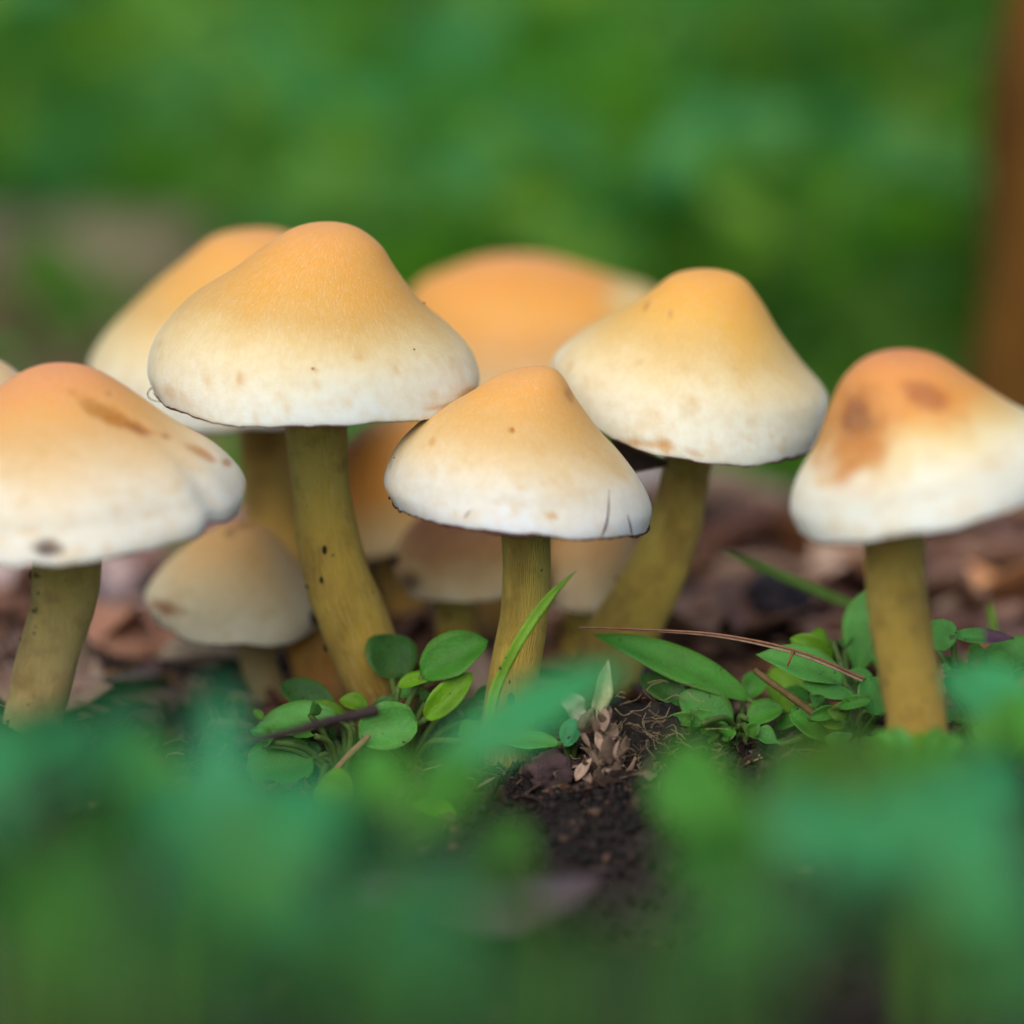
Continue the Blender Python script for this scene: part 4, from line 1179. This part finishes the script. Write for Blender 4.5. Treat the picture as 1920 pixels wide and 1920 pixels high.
# ------------------------------------------------------------------ blurred plants in the foreground
def fplant(label, root, leaves, name='foreground_plant'):
    def fy(y): return y * 2.0 - 1.3
    root = (*root[:2], fy(root[2]))
    p = Plant(name, label, root[:2], root[2], group='blurred plants in the foreground')
    for L in leaves:
        p.leaf((*L[0][:2], fy(L[0][2])), (*L[1][:2], fy(L[1][2])), L[2], phi=L[3], col=L[4] * np.array([0.85, 0.92, 0.80]), shape=L[5] if len(L) > 5 else 'oval', arch=0.08, cup=0.12, wave=0.05, thick=0.02)
    return p
fplant('blurred teal-green plant at the left border in the foreground', (60, 1700, -7), [
    ((20, 1480, -6.5), (300, 1318, -5.5), 90, 40, TEAL * 1.1, 'lance'), ((-60, 1440, -4), (150, 1352, -3.4), 80, 40, TEAL), ((0, 1560, -7), (-90, 1330, -6.5), 120, 30, TEAL * 1.2), ((60, 1620, -7), (260, 1480, -6), 130, 40, GREEN),
    ((40, 1720, -7.5), (-80, 1600, -8), 130, 40, TEAL), ((100, 1700, -8), (210, 1560, -7.5), 90, 25, GREEN)])
fplant('blurred teal plant with an upright leaf, lower left foreground', (420, 1720, -6), [
    ((412, 1560, -5.6), (408, 1275, -5.2), 80, 15, TEAL * 1.25 + np.array([0, 0, .05]), 'lance'), ((440, 1640, -6), (620, 1470, -5.5), 150, 40, TEAL * 1.2), ((400, 1650, -6.4), (280, 1440, -6), 140, 35, TEAL),
    ((430, 1700, -7), (560, 1600, -7), 130, 40, FROST), ((380, 1720, -7), (320, 1560, -7), 120, 40, TEAL * 1.1)])
fplant('blurred mid-green plant at the bottom left corner', (300, 1940, -9.5), [
    ((260, 1880, -9), (60, 1720, -9), 160, 40, DEEP * 1.4), ((320, 1880, -9.5), (480, 1720, -9), 170, 45, GREEN), ((300, 1920, -10), (380, 1800, -10.5), 150, 45, TEAL * .9), ((200, 1960, -10), (60, 1880, -10), 160, 40, LIME * .5)])
fplant('blurred green plant with a long leaf rising toward the front stem', (760, 1620, -4.4), [
    ((760, 1500, -4.2), (1190, 1238, -3.6), 95, 40, TEAL * 1.2, 'lance'), ((740, 1520, -4.4), (690, 1400, -4), 90, 30, GREEN * 1.2), ((760, 1560, -4.8), (900, 1420, -4.4), 100, 35, GREEN * 1.1), ((720, 1560, -4.6), (560, 1500, -4.8), 90, 45, FROST),
    ((740, 1600, -5), (640, 1560, -5.5), 80, 45, TEAL)])
fplant('blurred teal plant low in the left-centre foreground', (640, 1820, -8), [
    ((640, 1790, -8), (500, 1650, -7.5), 150, 40, TEAL * 1.1), ((680, 1780, -8), (860, 1660, -7.5), 150, 45, TEAL * .9), ((650, 1800, -8.5), (720, 1900, -9.5), 150, 50, TEAL), ((620, 1800, -8), (420, 1840, -9), 150, 50, TEAL * 1.1),
    ((660, 1800, -8), (640, 1700, -8), 110, 30, LIME * .35)])
fplant('blurred bright green plant right of the dark gap in the foreground', (1420, 1640, -4.6), [
    ((1400, 1560, -4.4), (1240, 1420, -3.6), 130, 40, GREEN * 1.25), ((1430, 1540, -4.4), (1640, 1400, -3.6), 120, 45, LIME * .6), ((1420, 1600, -4.8), (1300, 1520, -4.8), 120, 40, GREEN * 1.1), ((1440, 1600, -5), (1580, 1500, -4.8), 140, 40, TEAL),
    ((1400, 1620, -5), (1240, 1600, -5.4), 110, 45, GREEN), ((1440, 1560, -4.4), (1490, 1390, -3.6), 110, 20, GREEN)])
fplant('blurred teal plant in the right foreground below the right mushroom', (1720, 1760, -6.6), [
    ((1700, 1660, -6.4), (1560, 1520, -6), 150, 40, TEAL * 1.2), ((1740, 1640, -6.4), (1860, 1480, -6), 140, 40, TEAL * 1.25), ((1720, 1700, -7), (1600, 1640, -7.4), 140, 45, TEAL), ((1760, 1700, -7), (1920, 1600, -7), 150, 45, TEAL * 1.1),
    ((1720, 1640, -6), (1720, 1480, -5.6), 120, 25, TEAL * 1.2 + np.array([0, 0, .03]))])
fplant('blurred plant leaning in at the right border below the purple-tipped leaf', (1960, 1460, -3.4), [
    ((1960, 1360, -3.2), (1764, 1262, -2.8), 96, 45, TEAL * 1.1, 'lance'), ((1950, 1400, -3.4), (1800, 1380, -3.4), 80, 45, GREEN), ((1960, 1420, -3.6), (1880, 1300, -3.2), 80, 35, GREEN * 1.2), ((1920, 1460, -4), (1770, 1470, -4.2), 90, 45, TEAL)])
fplant('blurred dark green plant at the bottom centre', (1040, 1930, -9.5), [
    ((1020, 1900, -9.5), (880, 1800, -9.5), 160, 45, GREEN * .8), ((1040, 1940, -10), (960, 1900, -10.5), 140, 45, DEEP * 1.3), ((1080, 1930, -10), (1280, 1880, -10), 140, 45, GREEN * .7)])
fplant('blurred green plant at the bottom right corner', (1900, 1930, -9.5), [
    ((1880, 1880, -9.2), (1780, 1730, -9), 150, 40, GREEN * .9), ((1900, 1880, -9.5), (2000, 1700, -9), 150, 40, TEAL), ((1880, 1920, -10), (1800, 1850, -10), 140, 45, GREEN * .8)])
fplant('blurred green plant between the dark gaps at the lower right', (1440, 1830, -8), [
    ((1430, 1790, -8), (1320, 1660, -7.6), 140, 40, GREEN), ((1450, 1780, -8), (1560, 1670, -7.6), 140, 40, TEAL * .9), ((1440, 1810, -8.5), (1340, 1790, -8.8), 130, 45, TEAL * .7), ((1460, 1800, -8), (1600, 1760, -8.4), 120, 45, LIME * .35)])
fplant('blurred olive plant in the gap left of the dead grey-purple leaf', (820, 1760, -6.5), [
    ((820, 1720, -6.4), (900, 1600, -6), 110, 40, DEEP * 1.3), ((800, 1740, -6.6), (700, 1640, -6.4), 110, 40, GREEN * .8)])
fplant('blurred green plant at the left border above the corner', (130, 1830, -8), [
    ((120, 1790, -8), (20, 1640, -7.6), 130, 35, GREEN), ((140, 1780, -8), (260, 1660, -7.6), 120, 35, DEEP * 1.4), ((120, 1820, -8.4), (-20, 1800, -8.6), 130, 45, GREEN * .8)])
fplant('blurred vivid green plant filling the bottom edge left of centre', (760, 1930, -9), [
    ((760, 1890, -9), (640, 1760, -8.6), 170, 40, GREEN), ((780, 1890, -9), (900, 1770, -8.6), 160, 40, TEAL * .9), ((760, 1930, -9.5), (860, 1900, -9.8), 160, 45, GREEN * .8), ((740, 1930, -9.5), (600, 1900, -9.8), 160, 45, GREEN)])
fplant('blurred green plant at the bottom edge right of the dark gap', (1260, 1900, -8.6), [
    ((1270, 1880, -8.6), (1380, 1760, -8.2), 150, 40, GREEN * .8), ((1270, 1930, -9.2), (1420, 1890, -9.4), 150, 45, DEEP)])
fplant('blurred bright green plant left of the heart-leaved seedling', (330, 1560, -4.4), [
    ((330, 1520, -4.3), (220, 1400, -4), 110, 35, GREEN), ((350, 1520, -4.4), (480, 1440, -4.2), 100, 45, TEAL), ((340, 1540, -4.6), (300, 1450, -4.6), 90, 30, TEAL * 1.1), ((330, 1550, -4.8), (180, 1520, -5), 110, 45, GREEN)])
fplant('blurred low green plant below the bark chip', (1000, 1640, -4.2), [
    ((1000, 1610, -4.2), (900, 1560, -4), 70, 45, GREEN * .8), ((980, 1630, -4.5), (880, 1640, -4.8), 70, 45, LIME * .4)])
fplant('blurred lime-green plant hiding the foot of the right mushroom', (1690, 1560, -3.6), [
    ((1680, 1500, -3.5), (1560, 1392, -3.2), 96, 35, LIME * .7), ((1700, 1490, -3.5), (1800, 1400, -3.3), 90, 35, GREEN), ((1690, 1510, -3.7), (1690, 1400, -3.5), 90, 25, GREEN * .9), ((1700, 1520, -3.8), (1840, 1480, -3.9), 90, 45, TEAL)])
pg = Plant('seedling_plant', 'slightly blurred leaf tuft at the very foot of the right mushroom', (1715, 1440), -3.9)
for (b_, t_, w_, c_) in (((1690, 1425), (1640, 1370), 40, GREEN), ((1700, 1425), (1676, 1362), 34, FROST), ((1716, 1428), (1720, 1372), 32, LIME * .8), ((1730, 1425), (1766, 1366), 36, GREEN), ((1740, 1420), (1800, 1384), 40, FROST),
                         ((1690, 1430), (1620, 1404), 40, GREEN * .9), ((1710, 1432), (1740, 1392), 36, DEEP * 1.4), ((1700, 1432), (1664, 1398), 38, GREEN)):
    pg.leaf((*b_, -3.9), (*t_, -3.75), w_, 38, c_, 'oval', 0.08, 0.2, wave=0.12)
